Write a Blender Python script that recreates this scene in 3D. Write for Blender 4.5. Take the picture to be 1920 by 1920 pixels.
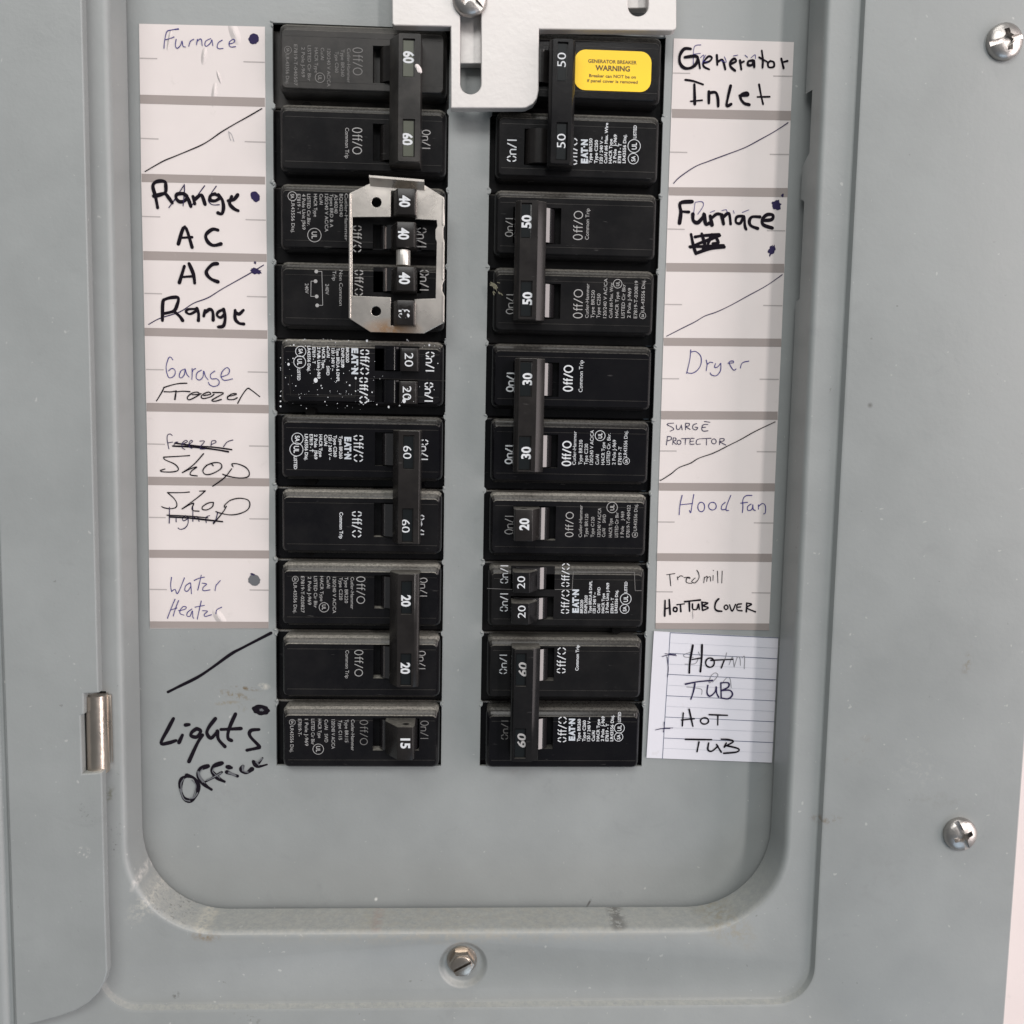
import bpy, bmesh, math, random
from mathutils import Matrix, Vector
from mathutils.geometry import tessellate_polygon
random.seed(7)
for o in list(bpy.data.objects): bpy.data.objects.remove(o)
SC = bpy.context.scene
COL = SC.collection
MM = 0.001
PI = math.pi

# ------------------------------------------------------------------ camera
CAM = Vector((2.066, 125.43, 324.75)); ROT = (-0.0964, -0.0432, 0.0188); FPX = 1750.0
cd = bpy.data.cameras.new('camera'); cam = bpy.data.objects.new('camera', cd); COL.objects.link(cam)
cam.location = CAM * MM; cam.rotation_euler = ROT
cd.sensor_width = 36; cd.lens = 36 * FPX / 1920; cd.clip_start = 0.01; cd.clip_end = 20
SC.camera = cam

# ------------------------------------------------------------------ room light
W = bpy.data.worlds.new('World'); SC.world = W; W.use_nodes = True
wb = W.node_tree.nodes['Background']; wb.inputs[0].default_value = (0.93, 0.97, 1.0, 1); wb.inputs[1].default_value = 0.22
def area(name, loc, target, size, power, col, sy=None):
    l = bpy.data.lights.new(name, 'AREA'); l.shape = 'RECTANGLE'; l.size = size; l.size_y = sy or size
    l.energy = power; l.color = col
    o = bpy.data.objects.new(name, l); COL.objects.link(o)
    z = (Vector(loc) - Vector(target)).normalized(); x = Vector((0, 1, 0)).cross(z).normalized(); y = z.cross(x)
    o.location = loc; o.rotation_euler = Matrix((x, y, z)).transposed().to_euler()   # the long side stands upright
    return o
area('window_light', (1.55, 0.95, 2.8), (0, .13, 0), 0.24, 43.0, (1.0, 0.93, 0.90), 2.0)
area('ceiling_light', (-0.25, 1.35, 1.75), (0, .12, 0), 1.4, 26, (1.0, 0.99, 0.97), 0.7)
area('overhead_light', (-0.1, 1.9, 0.62), (0, .1, 0), 1.3, 9, (1.0, 0.985, 0.95), 0.3)
area('bounce_light', (1.45, 0.12, 0.78), (0, .12, 0), 0.75, 24.0, (1.0, 0.89, 0.88), 1.7)
area('lower_light', (0.5, -1.1, 0.9), (0, .1, 0), 0.7, 3.2, (0.60, 0.79, 1.0))
SC.view_settings.view_transform = 'Standard'; SC.view_settings.look = 'None'
SC.view_settings.gamma = 1; SC.view_settings.use_curve_mapping = False
SC.view_settings.exposure = -0.23
SC.render.engine = 'CYCLES'; SC.cycles.max_bounces = 6

# ------------------------------------------------------------------ pixel of the photo -> point on the plane z (mm)
from mathutils import Euler
RM = Euler(ROT, 'XYZ').to_matrix()
def P(px, py, z=0.0):
    d = RM @ Vector(((px - 960) / FPX, -(py - 960) / FPX, -1))
    t = (z - CAM.z) / d.z
    p = CAM + d * t
    return Vector((p.x, p.y, z))
def X(px, py, z=0.0): return P(px, py, z).x
def Y(px, py, z=0.0): return P(px, py, z).y

# ------------------------------------------------------------------ materials
def mat(name, col, rough=.5, metal=0.0, spec=.5):
    m = bpy.data.materials.new(name); m.use_nodes = True
    b = m.node_tree.nodes['Principled BSDF']
    b.inputs['Base Color'].default_value = (*col, 1); b.inputs['Roughness'].default_value = rough
    b.inputs['Metallic'].default_value = metal; b.inputs['Specular IOR Level'].default_value = spec
    return m
class NT:
    def __init__(s, m): s.m = m; s.t = m.node_tree; s.b = s.t.nodes['Principled BSDF']
    def n(s, k, **kw):
        x = s.t.nodes.new(k)
        for a, v in kw.items(): setattr(x, a, v)
        return x
    def link(s, a, b): s.t.links.new(a, b)
    def pos(s): return s.n('ShaderNodeNewGeometry').outputs['Position']
    def noise(s, scale, detail=3, rough=.55, vec=None, dist=0.0):
        x = s.n('ShaderNodeTexNoise'); x.inputs['Scale'].default_value = scale; x.inputs['Detail'].default_value = detail
        x.inputs['Roughness'].default_value = rough; x.inputs['Distortion'].default_value = dist
        s.link(vec or s.pos(), x.inputs['Vector']); return x.outputs['Fac']
    def ramp(s, fac, a, b, lo=0.0, hi=1.0):
        x = s.n('ShaderNodeMapRange'); s.link(fac, x.inputs['Value'])
        x.inputs['From Min'].default_value = a; x.inputs['From Max'].default_value = b
        x.inputs['To Min'].default_value = lo; x.inputs['To Max'].default_value = hi; return x.outputs['Result']
    def math(s, op, a, b=None):
        x = s.n('ShaderNodeMath', operation=op)
        for i, v in enumerate((a, b)):
            if v is None: continue
            if isinstance(v, (int, float)): x.inputs[i].default_value = v
            else: s.link(v, x.inputs[i])
        return x.outputs[0]
    def mix(s, fac, a, b):
        x = s.n('ShaderNodeMix', data_type='RGBA')
        for i, v in ((0, fac), (6, a), (7, b)):
            if isinstance(v, (int, float)): x.inputs[i].default_value = v
            elif isinstance(v, tuple): x.inputs[i].default_value = (*v, 1)
            else: s.link(v, x.inputs[i])
        return x.outputs[2]
    def bump(s, h, strength, dist):
        x = s.n('ShaderNodeBump'); x.inputs['Strength'].default_value = strength; x.inputs['Distance'].default_value = dist
        s.link(h, x.inputs['Height']); s.link(x.outputs[0], s.b.inputs['Normal']); return x
    def blob(s, c, rx, ry, ang=0.0, fall=0.55, lo=.42, hi=.62, nscale=700):
        """a stain with a ragged outline round the point c (mm)"""
        v = s.n('ShaderNodeVectorMath', operation='SUBTRACT'); s.link(s.pos(), v.inputs[0]); v.inputs[1].default_value = tuple(x * MM for x in c)
        r = s.n('ShaderNodeVectorRotate', rotation_type='Z_AXIS'); r.inputs['Angle'].default_value = ang; s.link(v.outputs[0], r.inputs['Vector'])
        q = s.n('ShaderNodeVectorMath', operation='MULTIPLY'); s.link(r.outputs[0], q.inputs[0]); q.inputs[1].default_value = (1 / (rx * MM), 1 / (ry * MM), 0)
        l = s.n('ShaderNodeVectorMath', operation='LENGTH'); s.link(q.outputs[0], l.inputs[0])
        f = s.ramp(l.outputs['Value'], fall * .2, 1.0, 1.0, 0.0)
        n = s.ramp(s.noise(nscale, 4, .65), lo, hi)
        return s.math('MULTIPLY', f, n)

def paint(name, col, stains=(), spots=.0):
    m = mat(name, col, .42, 0, .5); t = NT(m)
    n1 = t.noise(28, 4, .6); n2 = t.noise(900, 2, .5)
    base = t.mix(t.ramp(n1, .3, .7), tuple(c * .93 for c in col), tuple(c * 1.05 for c in col))
    sp = t.ramp(t.noise(420, 2, .5), .76, .80)
    base = t.mix(t.math('MULTIPLY', sp, .45), base, (.10, .095, .085))
    sp2 = t.ramp(t.noise(520, 1, .5, vec=None, dist=.3), .24, .20)
    base = t.mix(t.math('MULTIPLY', sp2, .35), base, (.6, .6, .58))
    g = t.n('ShaderNodeNewGeometry'); sx = t.n('ShaderNodeSeparateXYZ'); t.link(g.outputs['True Normal'], sx.inputs[0])
    up = t.math('MULTIPLY', t.ramp(sx.outputs['Y'], .25, .8), t.ramp(t.noise(520, 6, .85), .40, .66, .06, .46))
    base = t.mix(up, base, (.50, .485, .43))
    fp = t.math('MULTIPLY', t.ramp(t.noise(46, 5, .7, dist=1.2), .60, .72), .16)
    base = t.mix(fp, base, tuple(c * .60 for c in col))
    for (c, rx, ry, ang, colr, st, lo, hi, ns) in stains:
        f = t.math('MULTIPLY', t.blob(c, rx, ry, ang, .55, lo, hi, ns), st)
        base = t.mix(f, base, colr)
    t.link(base, t.b.inputs['Base Color'])
    t.link(t.ramp(n1, .3, .7, .36, .52), t.b.inputs['Roughness'])
    h = t.math('ADD', t.math('MULTIPLY', n2, .5), t.noise(160, 2, .5))
    t.bump(h, .34, .0002)
    return m

GREY = (0.270, 0.287, 0.285)
BR = (.16, .12, .075); DK = (.07, .065, .06); WH = (.62, .61, .58)
def st(px, py, z, rpx, rpy, ang, col, s, lo=.40, hi=.58, ns=600):
    return (P(px, py, z), rpx / 5.4, rpy / 5.4, ang, col, s, lo, hi, ns)
frame_stains = [st(385, 1757, 18, 34, 12, .1, (.20, .15, .09), .8, .42, .62, 520), st(375, 1746, 18, 24, 6, .2, (.60, .56, .46), .5, .42, .58, 700),
    st(280, 1690, 17, 26, 60, .8, (.55, .53, .47), .55, .45, .62, 700), st(255, 1650, 18, 8, 34, .35, (.62, .60, .57), .8, .4, .6, 500),
    st(320, 1712, 16, 60, 14, .62 , DK, .75, .56, .66, 900),
    st(1545, 1532, 18, 34, 14, 0, BR, .75, .45, .62, 500), st(1760, 1500, 20, 110, 22, 0, (.19, .19, .17), .42, .46, .70, 260),
    st(1610, 1405, 20, 52, 40, .2, (.20, .17, .12), .5, .50, .70, 300), st(1720, 1440, 20, 60, 50, .4, (.42, .42, .41), .45, .52, .70, 420),
    st(1650, 1650, 20, 60, 80, .4, (.19, .19, .18), .32, .48, .72, 200), st(1813, 1240, 20, 10, 34, .2, BR, .5, .5, .6, 400),
    st(705, 1738, 16, 14, 9, 0, (.30, .16, .12), .35, .4, .5, 400), st(690, 1728, 14, 24, 10, 0, (.36, .31, .19), .6, .4, .6, 500),
    st(1165, 1735, 16, 24, 7, -.15, DK, 1, .42, .5, 500), st(465, 1907, 20, 34, 22, .5, (.12, .11, .09), .7, .54, .62, 520),
    st(205, 1490, 18, 12, 22, .3, (.12, .12, .08), .7, .46, .58, 500), st(240, 1505, 18, 4, 14, -.2, DK, .9, .4, .5, 500),
    st(215, 1570, 18, 20, 60, 0, DK, .7, .60, .68, 800), st(860, 1737, 12, 500, 20, 0, (.33, .31, .26), .55, .42, .62, 380),
    st(1350, 1720, 12, 90, 40, .5, (.27, .24, .17), .6, .42, .62, 420), st(1630, 760, 20, 6, 6, 0, DK, .7, .4, .5, 500),
    st(330, 1866, 18, 10, 10, 0, DK, .8, .5, .6, 700)]
plate_stains = [st(440, 1303, 0, 44, 9, .2, (.18, .145, .09), .85, .47, .60, 520), st(462, 1291, 0, 34, 5, .12, (.14, .10, .05), .9, .46, .56, 600),
    st(495, 1287, 0, 14, 8, .1, (.60, .57, .50), .8, .4, .55, 500), st(425, 1318, 0, 30, 5, -.1, (.22, .19, .13), .8, .42, .56, 600),
    st(455, 1325, 0, 12, 14, 0, (.2, .18, .14), .6, .5, .6, 500), st(970, 1445, 0, 40, 12, 0, (.22, .22, .21), .5, .4, .6, 300),
    st(1105, 1692, 0, 3, 16, .5, DK, .9, .35, .5, 300), st(705, 1686, 0, 4, 5, .3, (.7, .7, .68), 1, .2, .3, 300),
    st(410, 1478, 0, 90, 44, .4, (.24, .25, .25), .55, .46, .66, 350)]
M_FRAME = paint('grey_enamel', GREY, frame_stains)
M_PLATE = paint('grey_enamel_plate', tuple(c * 1.0 for c in GREY), plate_stains)
M_DOOR = paint('grey_enamel_door', tuple(c * 1.02 for c in GREY), [st(165, 1588, 21, 20, 14, 0, WH, .9, .56, .64, 600), st(175, 1510, 21, 24, 34, 0, DK, .55, .60, .68, 800)])

def black(name, col, dust=0.0, film=0.0, rough=.24, spec=.26):
    """moulded plastic: dust lies on what faces up, a thin film of grime elsewhere"""
    m = mat(name, col, rough, 0, spec); t = NT(m)
    g = t.n('ShaderNodeNewGeometry'); sx = t.n('ShaderNodeSeparateXYZ'); t.link(g.outputs['True Normal'], sx.inputs[0])
    up = t.ramp(sx.outputs['Y'], .28, .75)
    dn = t.ramp(t.noise(1300, 6, .85), .36, .62, .25, 1.0)
    d = t.math('MULTIPLY', t.math('MULTIPLY', up, dn), dust)
    fl = t.math('MULTIPLY', t.ramp(t.noise(75, 4, .7), .38, .72), film)
    sc = t.n('ShaderNodeMapping'); sc.inputs['Scale'].default_value = (1, 5, 1); sc.inputs['Rotation'].default_value = (0, 0, .5); t.link(t.pos(), sc.inputs[0])
    scr = t.math('MULTIPLY', t.ramp(t.noise(160, 3, .6, vec=sc.outputs[0]), .69, .75), .10 + film * .25)
    base = t.mix(fl, col, (.14, .13, .12)); base = t.mix(scr, base, (.30, .29, .28)); base = t.mix(d, base, (.36, .345, .305))
    t.link(base, t.b.inputs['Base Color'])
    t.link(t.ramp(t.math('ADD', d, fl), 0, .8, rough, .8), t.b.inputs['Roughness'])
    t.bump(t.noise(1400, 2, .5), .10, .0001)
    return m
BL_GREY = black('black_plastic_grimy', (.018, .017, .016), .35, .22, .30, .22)
BL_MID = black('black_plastic_worn', (.0085, .0085, .0092), .45, .045, .16, .16)
BL_DEEP = black('black_plastic_dusty', (.0050, .0050, .0062), .95, .04, .17, .22)
BL_CLEAN = black('black_plastic_clean', (.0045, .0045, .0058), .30, .02, .13, .20)
BL_HAND = black('black_handle', (.012, .0108, .0106), .45, .07, .22)
BL_TOG = mat('toggle_gloss', (.013, .012, .013), .10, 0, 1.0)
M_PAD_G = mat('olive_pad', (.050, .056, .036), .4); M_PAD_B = mat('black_pad', (.009, .011, .012), .3, 0, .15)
M_DARK = mat('dark_void', (.004, .004, .004), .8, 0, .1)  # near-black colour standing in for the shade inside openings
INK_W = mat('white_print', (.60, .62, .64), .7, 0, .2); INK_G = mat('faded_print', (.16, .155, .15), .6); INK_M = mat('grey_print', (.34, .335, .33), .6)
INK_BLUE = mat('blue_logo', (.50, .54, .58), .6)
PEN_BLUE = mat('blue_ballpoint', (.050, .045, .19), .4, 0, .04); PEN_NAVY = mat('navy_pen', (.030, .024, .07), .4, 0, .04)
PEN_BLACK = mat('black_marker', (.010, .008, .012), .8, 0, .04); PENCIL = mat('pencil', (.24, .24, .26), .6); PEN_FADE = mat('smudged_marker', (.12, .125, .135), .5)
M_YEL = mat('yellow_vinyl', (.88, .58, .0), .38); M_YTXT = mat('sticker_print', (.10, .055, .005), .5)

def alu(name, col, metal, rough, bump=.12, scale=300):
    m = mat(name, col, rough, metal); t = NT(m)
    n = t.noise(60, 4, .6)
    t.link(t.mix(t.ramp(n, .3, .7), tuple(c * .93 for c in col), tuple(min(1, c * 1.05) for c in col)), t.b.inputs['Base Color'])
    t.link(t.ramp(n, .3, .7, rough * .85, min(1, rough * 1.15)), t.b.inputs['Roughness'])
    t.bump(t.noise(scale, 3, .6), bump, .0002); return m
M_ALU = alu('satin_aluminium', (.55, .53, .515), .35, .48, .35, 420)
M_STEEL = alu('stamped_steel', (.72, .67, .62), .97, .27, .25, 120)
M_ZINC = alu('zinc_screw', (.46, .44, .42), 1.0, .36, .6, 700)
M_NICKEL = alu('worn_nickel', (.52, .46, .40), 1.0, .30, .45, 420)
M_PIN = alu('dull_roller', (.62, .60, .56), .8, .42, .3, 400)
# orange reflection painted into the steel colour along the clip's bottom lip
t = NT(M_STEEL)
f = t.math('MULTIPLY', t.blob(P(735, 618, 9), 11, 4.0, 0, .7, .25, .5, 300), .85)
src = t.b.inputs['Base Color'].links[0].from_socket
t.link(t.mix(f, src, (.62, .33, .14)), t.b.inputs['Base Color'])

def paper(name, col, var=.04):
    m = mat(name, col, .62, 0, .3); t = NT(m)
    n = t.noise(22, 4, .6); n2 = t.noise(260, 3, .6)
    b = t.mix(t.ramp(n, .3, .7), tuple(c * (1 - var) for c in col), tuple(min(1, c * (1 + var)) for c in col))
    b = t.mix(t.math('MULTIPLY', t.ramp(t.noise(180, 3, .7), .66, .74), .18), b, (.45, .42, .39))
    t.link(b, t.b.inputs['Base Color'])
    t.bump(n2, .10, .0003); return m
M_LABEL = paper('label_paper', (.665, .615, .597)); M_BAND = paper('label_grey_bar', (.310, .272, .256)); M_TICK = paper('label_tick', (.40, .37, .36))
M_NOTE = paper('note_paper', (.67, .665, .715), .03); M_RULE = mat('ruled_line', (.10, .12, .19), .6); M_RULE2 = mat('dotted_rule', (.45, .47, .52), .6)
t = NT(M_LABEL)
hh = None
for (px, py, rx, ry, an) in ((383, 105, 5, 16, .15), (402, 178, 5, 22, .1), (440, 62, 9, 22, -.35), (318, 75, 3, 20, .2), (412, 1158, 9, 20, -.6), (411, 145, 3, 12, -.3), (1300, 1150, 3, 12, 0)):
    q = t.blob(P(px, py, 0), rx / 5.4, ry / 5.4, an, 1.0, -1, 0, 50); hh = q if hh is None else t.math('ADD', hh, q)
nb_ = t.b.inputs['Normal'].links[0].from_node
x2 = t.n('ShaderNodeBump'); x2.inputs['Strength'].default_value = .55; x2.inputs['Distance'].default_value = .0012
t.link(hh, x2.inputs['Height']); t.link(nb_.outputs[0], x2.inputs['Normal']); t.link(x2.outputs[0], t.b.inputs['Normal'])
M_WALL = paper('wall_paint', (.70, .62, .60), .03)

# ------------------------------------------------------------------ objects
def tag(o, label, cat, group=None, kind=None):
    if label: o['label'] = label
    if cat: o['category'] = cat
    if group: o['group'] = group
    if kind: o['kind'] = kind
    return o
def thing(name, loc, label, cat, group=None):
    o = bpy.data.objects.new(name, None); COL.objects.link(o); o.empty_display_size = .01
    o.location = Vector(loc) * MM; return tag(o, label, cat, group)
def worldloc(o):
    v = Vector((0, 0, 0))
    while o: v += o.location; o = o.parent
    return v
def link(name, me, m, parent=None, label=None):
    o = bpy.data.objects.new(name, me); COL.objects.link(o)
    if m: me.materials.clear(); me.materials.append(m)
    if parent: o.parent = parent
    if label: o['label'] = label
    return o
def obj(name, bm, m, parent=None, smooth=False, label=None, origin=None):
    """bm in world mm"""
    base = worldloc(parent) if parent else (Vector(origin) * MM if origin else Vector((0, 0, 0)))
    for v in bm.verts: v.co = v.co * MM - base
    bmesh.ops.recalc_face_normals(bm, faces=bm.faces) if not smooth == 'flat' else None
    me = bpy.data.meshes.new(name); bm.to_mesh(me); bm.free()
    if smooth is True:
        for p in me.polygons: p.use_smooth = True
        try: me.set_sharp_from_angle(angle=math.radians(38))
        except Exception: pass
    o = link(name, me, m, parent, label)
    if not parent and origin: o.location = base
    return o
def new(): return bmesh.new()
def box(bm, x0, x1, y0, y1, z0, z1, bev=0.0, seg=2):
    vs = [bm.verts.new((x, y, z)) for z in (z0, z1) for y in (y0, y1) for x in (x0, x1)]
    fs = [bm.faces.new([vs[i] for i in q]) for q in ((0, 2, 3, 1), (4, 5, 7, 6), (0, 1, 5, 4), (2, 6, 7, 3), (0, 4, 6, 2), (1, 3, 7, 5))]
    if bev:
        es = list({e for f in fs for e in f.edges})
        bmesh.ops.bevel(bm, geom=es, offset=bev, segments=seg, affect='EDGES', profile=.5)
def extr_y(bm, prof, y0, y1, bev=0.0):
    """prof: (x, z) outline, run from y0 to y1"""
    a = [bm.verts.new((x, y0, z)) for x, z in prof]; b = [bm.verts.new((x, y1, z)) for x, z in prof]
    n = len(prof); fs = [bm.faces.new(a), bm.faces.new(b[::-1])]
    for i in range(n): fs.append(bm.faces.new((a[i], b[i], b[(i + 1) % n], a[(i + 1) % n])))
    if bev:
        bmesh.ops.bevel(bm, geom=list({e for f in fs for e in f.edges}), offset=bev, segments=2, affect='EDGES', profile=.5)
def plate(bm, outer, holes, z0, z1, bev=0.0):
    """flat plate with holes; outlines are (x, y) lists"""
    loops = [outer] + list(holes); tv = []; bv = []; inner = []
    def area2(L): return sum(a[0] * b[1] - b[0] * a[1] for a, b in zip(L, L[1:] + L[:1]))
    def off(L, d, s):
        n = len(L); out = []
        for i in range(n):
            a = Vector(L[i - 1]); p = Vector(L[i]); c = Vector(L[(i + 1) % n]); u = (p - a).normalized(); v = (c - p).normalized()
            m = Vector((-(u.y + v.y), u.x + v.x)); k = m.length
            m = m / k if k > 1e-6 else Vector((-u.y, u.x)); q = max(.5, math.cos(math.acos(max(-1, min(1, u.dot(v)))) / 2))
            out.append(tuple(p + m * (d * s / q)))
        return out
    for li, L in enumerate(loops):
        L = [tuple(p) for p in L]; s = (1 if area2(L) > 0 else -1) * (1 if li == 0 else -1)
        bv.append([bm.verts.new((x, y, z0)) for x, y in L])
        if bev:
            a = [bm.verts.new((x, y, z1 - bev)) for x, y in L]; b = [bm.verts.new((x, y, z1 - bev * .3)) for x, y in off(L, bev * .3, s)]; L3 = off(L, bev, s)
            c = [bm.verts.new((x, y, z1)) for x, y in L3]; n = len(L)
            for i in range(n):
                j = (i + 1) % n; bm.faces.new((a[i], a[j], b[j], b[i])); bm.faces.new((b[i], b[j], c[j], c[i])); bm.faces.new((bv[-1][i], bv[-1][j], a[j], a[i]))
            tv.append(c); inner.append(L3)
        else: tv.append([bm.verts.new((x, y, z1)) for x, y in L]); inner.append(L)
    ft = [v for l in tv for v in l]; fb = [v for l in bv for v in l]
    for LL, fv in ((inner, ft), (loops, fb)):
        for a, b, c in tessellate_polygon([[Vector((x, y, 0)) for x, y in L] for L in LL]):
            try: bm.faces.new((fv[a], fv[b], fv[c]))
            except ValueError: pass
    for a, b in zip(tv, bv):
        if bev: break
        n = len(a)
        for i in range(n): bm.faces.new((a[i], a[(i + 1) % n], b[(i + 1) % n], b[i]))
def rrect(x0, x1, y0, y1, r, n=5):
    pts = []
    for cx, cy, a0 in ((x1 - r, y1 - r, 0), (x0 + r, y1 - r, PI / 2), (x0 + r, y0 + r, PI), (x1 - r, y0 + r, 1.5 * PI)):
        for i in range(n + 1): a = a0 + i * PI / 2 / n; pts.append((cx + r * math.cos(a), cy + r * math.sin(a)))
    return pts
def circ(cx, cy, rx, ry=None, n=20):
    ry = ry or rx
    return [(cx + rx * math.cos(i * 2 * PI / n), cy + ry * math.sin(i * 2 * PI / n)) for i in range(n)]
def lathe(bm, c, prof, n=28, ax='z'):
    """prof: (radius, height)"""
    rings = []
    for r, h in prof:
        if r < 1e-6: rings.append([bm.verts.new((c[0], c[1], c[2] + h))])
        else: rings.append([bm.verts.new((c[0] + r * math.cos(i * 2 * PI / n), c[1] + r * math.sin(i * 2 * PI / n), c[2] + h)) for i in range(n)])
    for a, b in zip(rings, rings[1:]):
        for i in range(n):
            j = (i + 1) % n
            if len(a) == 1 and len(b) > 1: bm.faces.new((a[0], b[i], b[j]))
            elif len(b) == 1 and len(a) > 1: bm.faces.new((a[i], a[j], b[0]))
            elif len(a) > 1: bm.faces.new((a[i], a[j], b[j], b[i]))

# ------------------------------------------------------------------ pen strokes
def smooth_pts(pts, k=5):
    if len(pts) < 3: 
        a, b = pts; return [a.lerp(b, i / 6) for i in range(7)]
    out = []
    for i in range(len(pts) - 1):
        p0 = pts[max(i - 1, 0)]; p1 = pts[i]; p2 = pts[i + 1]; p3 = pts[min(i + 2, len(pts) - 1)]
        for j in range(k):
            t = j / k
            out.append(.5 * ((2 * p1) + (p2 - p0) * t + (2 * p0 - 5 * p1 + 4 * p2 - p3) * t * t + (3 * p1 - p0 - 3 * p2 + p3) * t ** 3))
    out.append(pts[-1]); return out
LAY = [0]
def ribbon(bm, pts, w, z, vary=.12, caps=True):
    """pts: 2-D Vectors in mm; a flat line of ink with rounded ends"""
    n = len(pts)
    if n < 2: return
    ph = random.random() * 6
    L = []; Rr = []
    LAY[0] = (LAY[0] + 1) % 9
    zz = z + LAY[0] * .012
    for i, p in enumerate(pts):
        d = (pts[min(i + 1, n - 1)] - pts[max(i - 1, 0)])
        if d.length < 1e-6: d = Vector((1, 0))
        d.normalize(); nn = Vector((-d.y, d.x)); h = w / 2 * (1 + vary * math.sin(ph + i * .55))
        q = zz + .010 * i / n
        L.append(bm.verts.new((p.x + nn.x * h, p.y + nn.y * h, q))); Rr.append(bm.verts.new((p.x - nn.x * h, p.y - nn.y * h, q)))
    for i in range(n - 1): bm.faces.new((L[i], Rr[i], Rr[i + 1], L[i + 1]))
    if caps:
        for e, s in ((0, -1), (n - 1, 1)):
            a = L[e].co.copy(); b = Rr[e].co.copy(); c = (a + b) / 2; r = (a - b).length / 2
            d = (pts[min(e + 1, n - 1)] - pts[max(e - 1, 0)]); d = d.normalized() * s if d.length > 0 else Vector((1, 0)); nn = (a - b).normalized()
            arc = [L[e]]
            for k in (1, 2, 3): t = k * PI / 4; arc.append(bm.verts.new((c.x + nn.x * r * math.cos(t) + d.x * r * math.sin(t), c.y + nn.y * r * math.cos(t) + d.y * r * math.sin(t), c.z)))
            arc.append(Rr[e]); bm.faces.new(arc if s < 0 else arc[::-1])
def write(name, zoom, strokes, w, m, parent, z, label=None, round_=True, vary=.12):
    """strokes in the coordinates of a zoomed crop (ox, oy, scale)"""
    ox, oy, s = zoom; bm = new()
    for stt in strokes:
        ww = w
        if isinstance(stt, tuple) and isinstance(stt[0], (int, float)) and len(stt) == 2 and isinstance(stt[1], list): ww, stt = stt
        pts = [P(ox + x / s, oy + y / s, z).xy for x, y in stt]
        ribbon(bm, smooth_pts(pts) if round_ else pts, ww / s / 5.33, z, vary)
    return obj(name, bm, m, parent, 'flat', label)
def EL(cx, cy, rx, ry, a0=-.4, a1=6.2, n=10): return [(cx + rx * math.cos(a0 + (a1 - a0) * i / n), cy + ry * math.sin(a0 + (a1 - a0) * i / n)) for i in range(n + 1)]
def inkdot(name, zoom, cx, cy, rx, ry, m, parent, z, ang=0, rag=.08):
    ox, oy, s = zoom; bm = new(); vs = []
    for i in range(22):
        a = i * 2 * PI / 22; k = 1 + rag * (random.random() - .5) * 2
        x, y = rx * k * math.cos(a), ry * k * math.sin(a)
        x, y = x * math.cos(ang) - y * math.sin(ang), x * math.sin(ang) + y * math.cos(ang)
        p = P(ox + (cx + x) / s, oy + (cy + y) / s, z); vs.append(bm.verts.new(p))
    bm.faces.new(vs[::-1]); return obj(name, bm, m, parent, 'flat')

# ------------------------------------------------------------------ printed text
FC = {}
def glyphs(s, bold):
    k = (s, bold)
    if k not in FC:
        c = bpy.data.curves.new('t', 'FONT'); c.body = s; c.size = 1; c.resolution_u = 3; c.offset = bold
        c.fill_mode = 'FRONT'
        o = bpy.data.objects.new('t', c); COL.objects.link(o)
        dg = bpy.context.evaluated_depsgraph_get(); me = bpy.data.meshes.new_from_object(o.evaluated_get(dg))
        V = [(v.co.x, v.co.y) for v in me.vertices]; F = [tuple(p.vertices) for p in me.polygons]
        bpy.data.objects.remove(o); bpy.data.curves.remove(c); bpy.data.meshes.remove(me)
        x0 = min(v[0] for v in V); x1 = max(v[0] for v in V)
        FC[k] = ([((x - x0) / (x1 - x0), y / .729) for x, y in V], F)
    return FC[k]
def text(bm, s, zoom, xc, ya, yb, cap, z, d, bold=0.0, slant=0.0):
    """s runs along the picture's vertical, centre line xc, from ya to yb (crop units); d = -1 reads down, 1 reads up"""
    ox, oy, k = zoom; a = P(ox + xc / k, oy + ya / k, z); b = P(ox + xc / k, oy + yb / k, z)
    top, bot = (a, b) if a.y > b.y else (b, a)
    L = top.y - bot.y; h = cap / k / 5.45; V, F = glyphs(s, bold); cx = (a.x + b.x) / 2
    vs = []
    for u, v in V:
        v2 = (v - .5) * h
        if d < 0: vs.append(bm.verts.new((cx + v2, top.y - (u * L + slant * v2), z)))
        else: vs.append(bm.verts.new((cx - v2, bot.y + (u * L + slant * v2), z)))
    for f in F:
        try: bm.faces.new([vs[i] for i in f])
        except ValueError: pass
def htext(bm, s, zoom, x0, x1, yc, cap, z, bold=0.0):
    ox, oy, k = zoom; a = P(ox + x0 / k, oy + yc / k, z); b = P(ox + x1 / k, oy + yc / k, z); h = cap / k / 5.45
    V, F = glyphs(s, bold); vs = [bm.verts.new((a.x + u * (b.x - a.x), a.y + (v - .5) * h, z)) for u, v in V]
    for f in F:
        try: bm.faces.new([vs[i] for i in f])
        except ValueError: pass
def arc(cx, cy, rx, ry, a0, a1, n=8): return [(cx + rx * math.cos(math.radians(a0 + (a1 - a0) * i / n)), cy + ry * math.sin(math.radians(a0 + (a1 - a0) * i / n))) for i in range(n + 1)]
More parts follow.
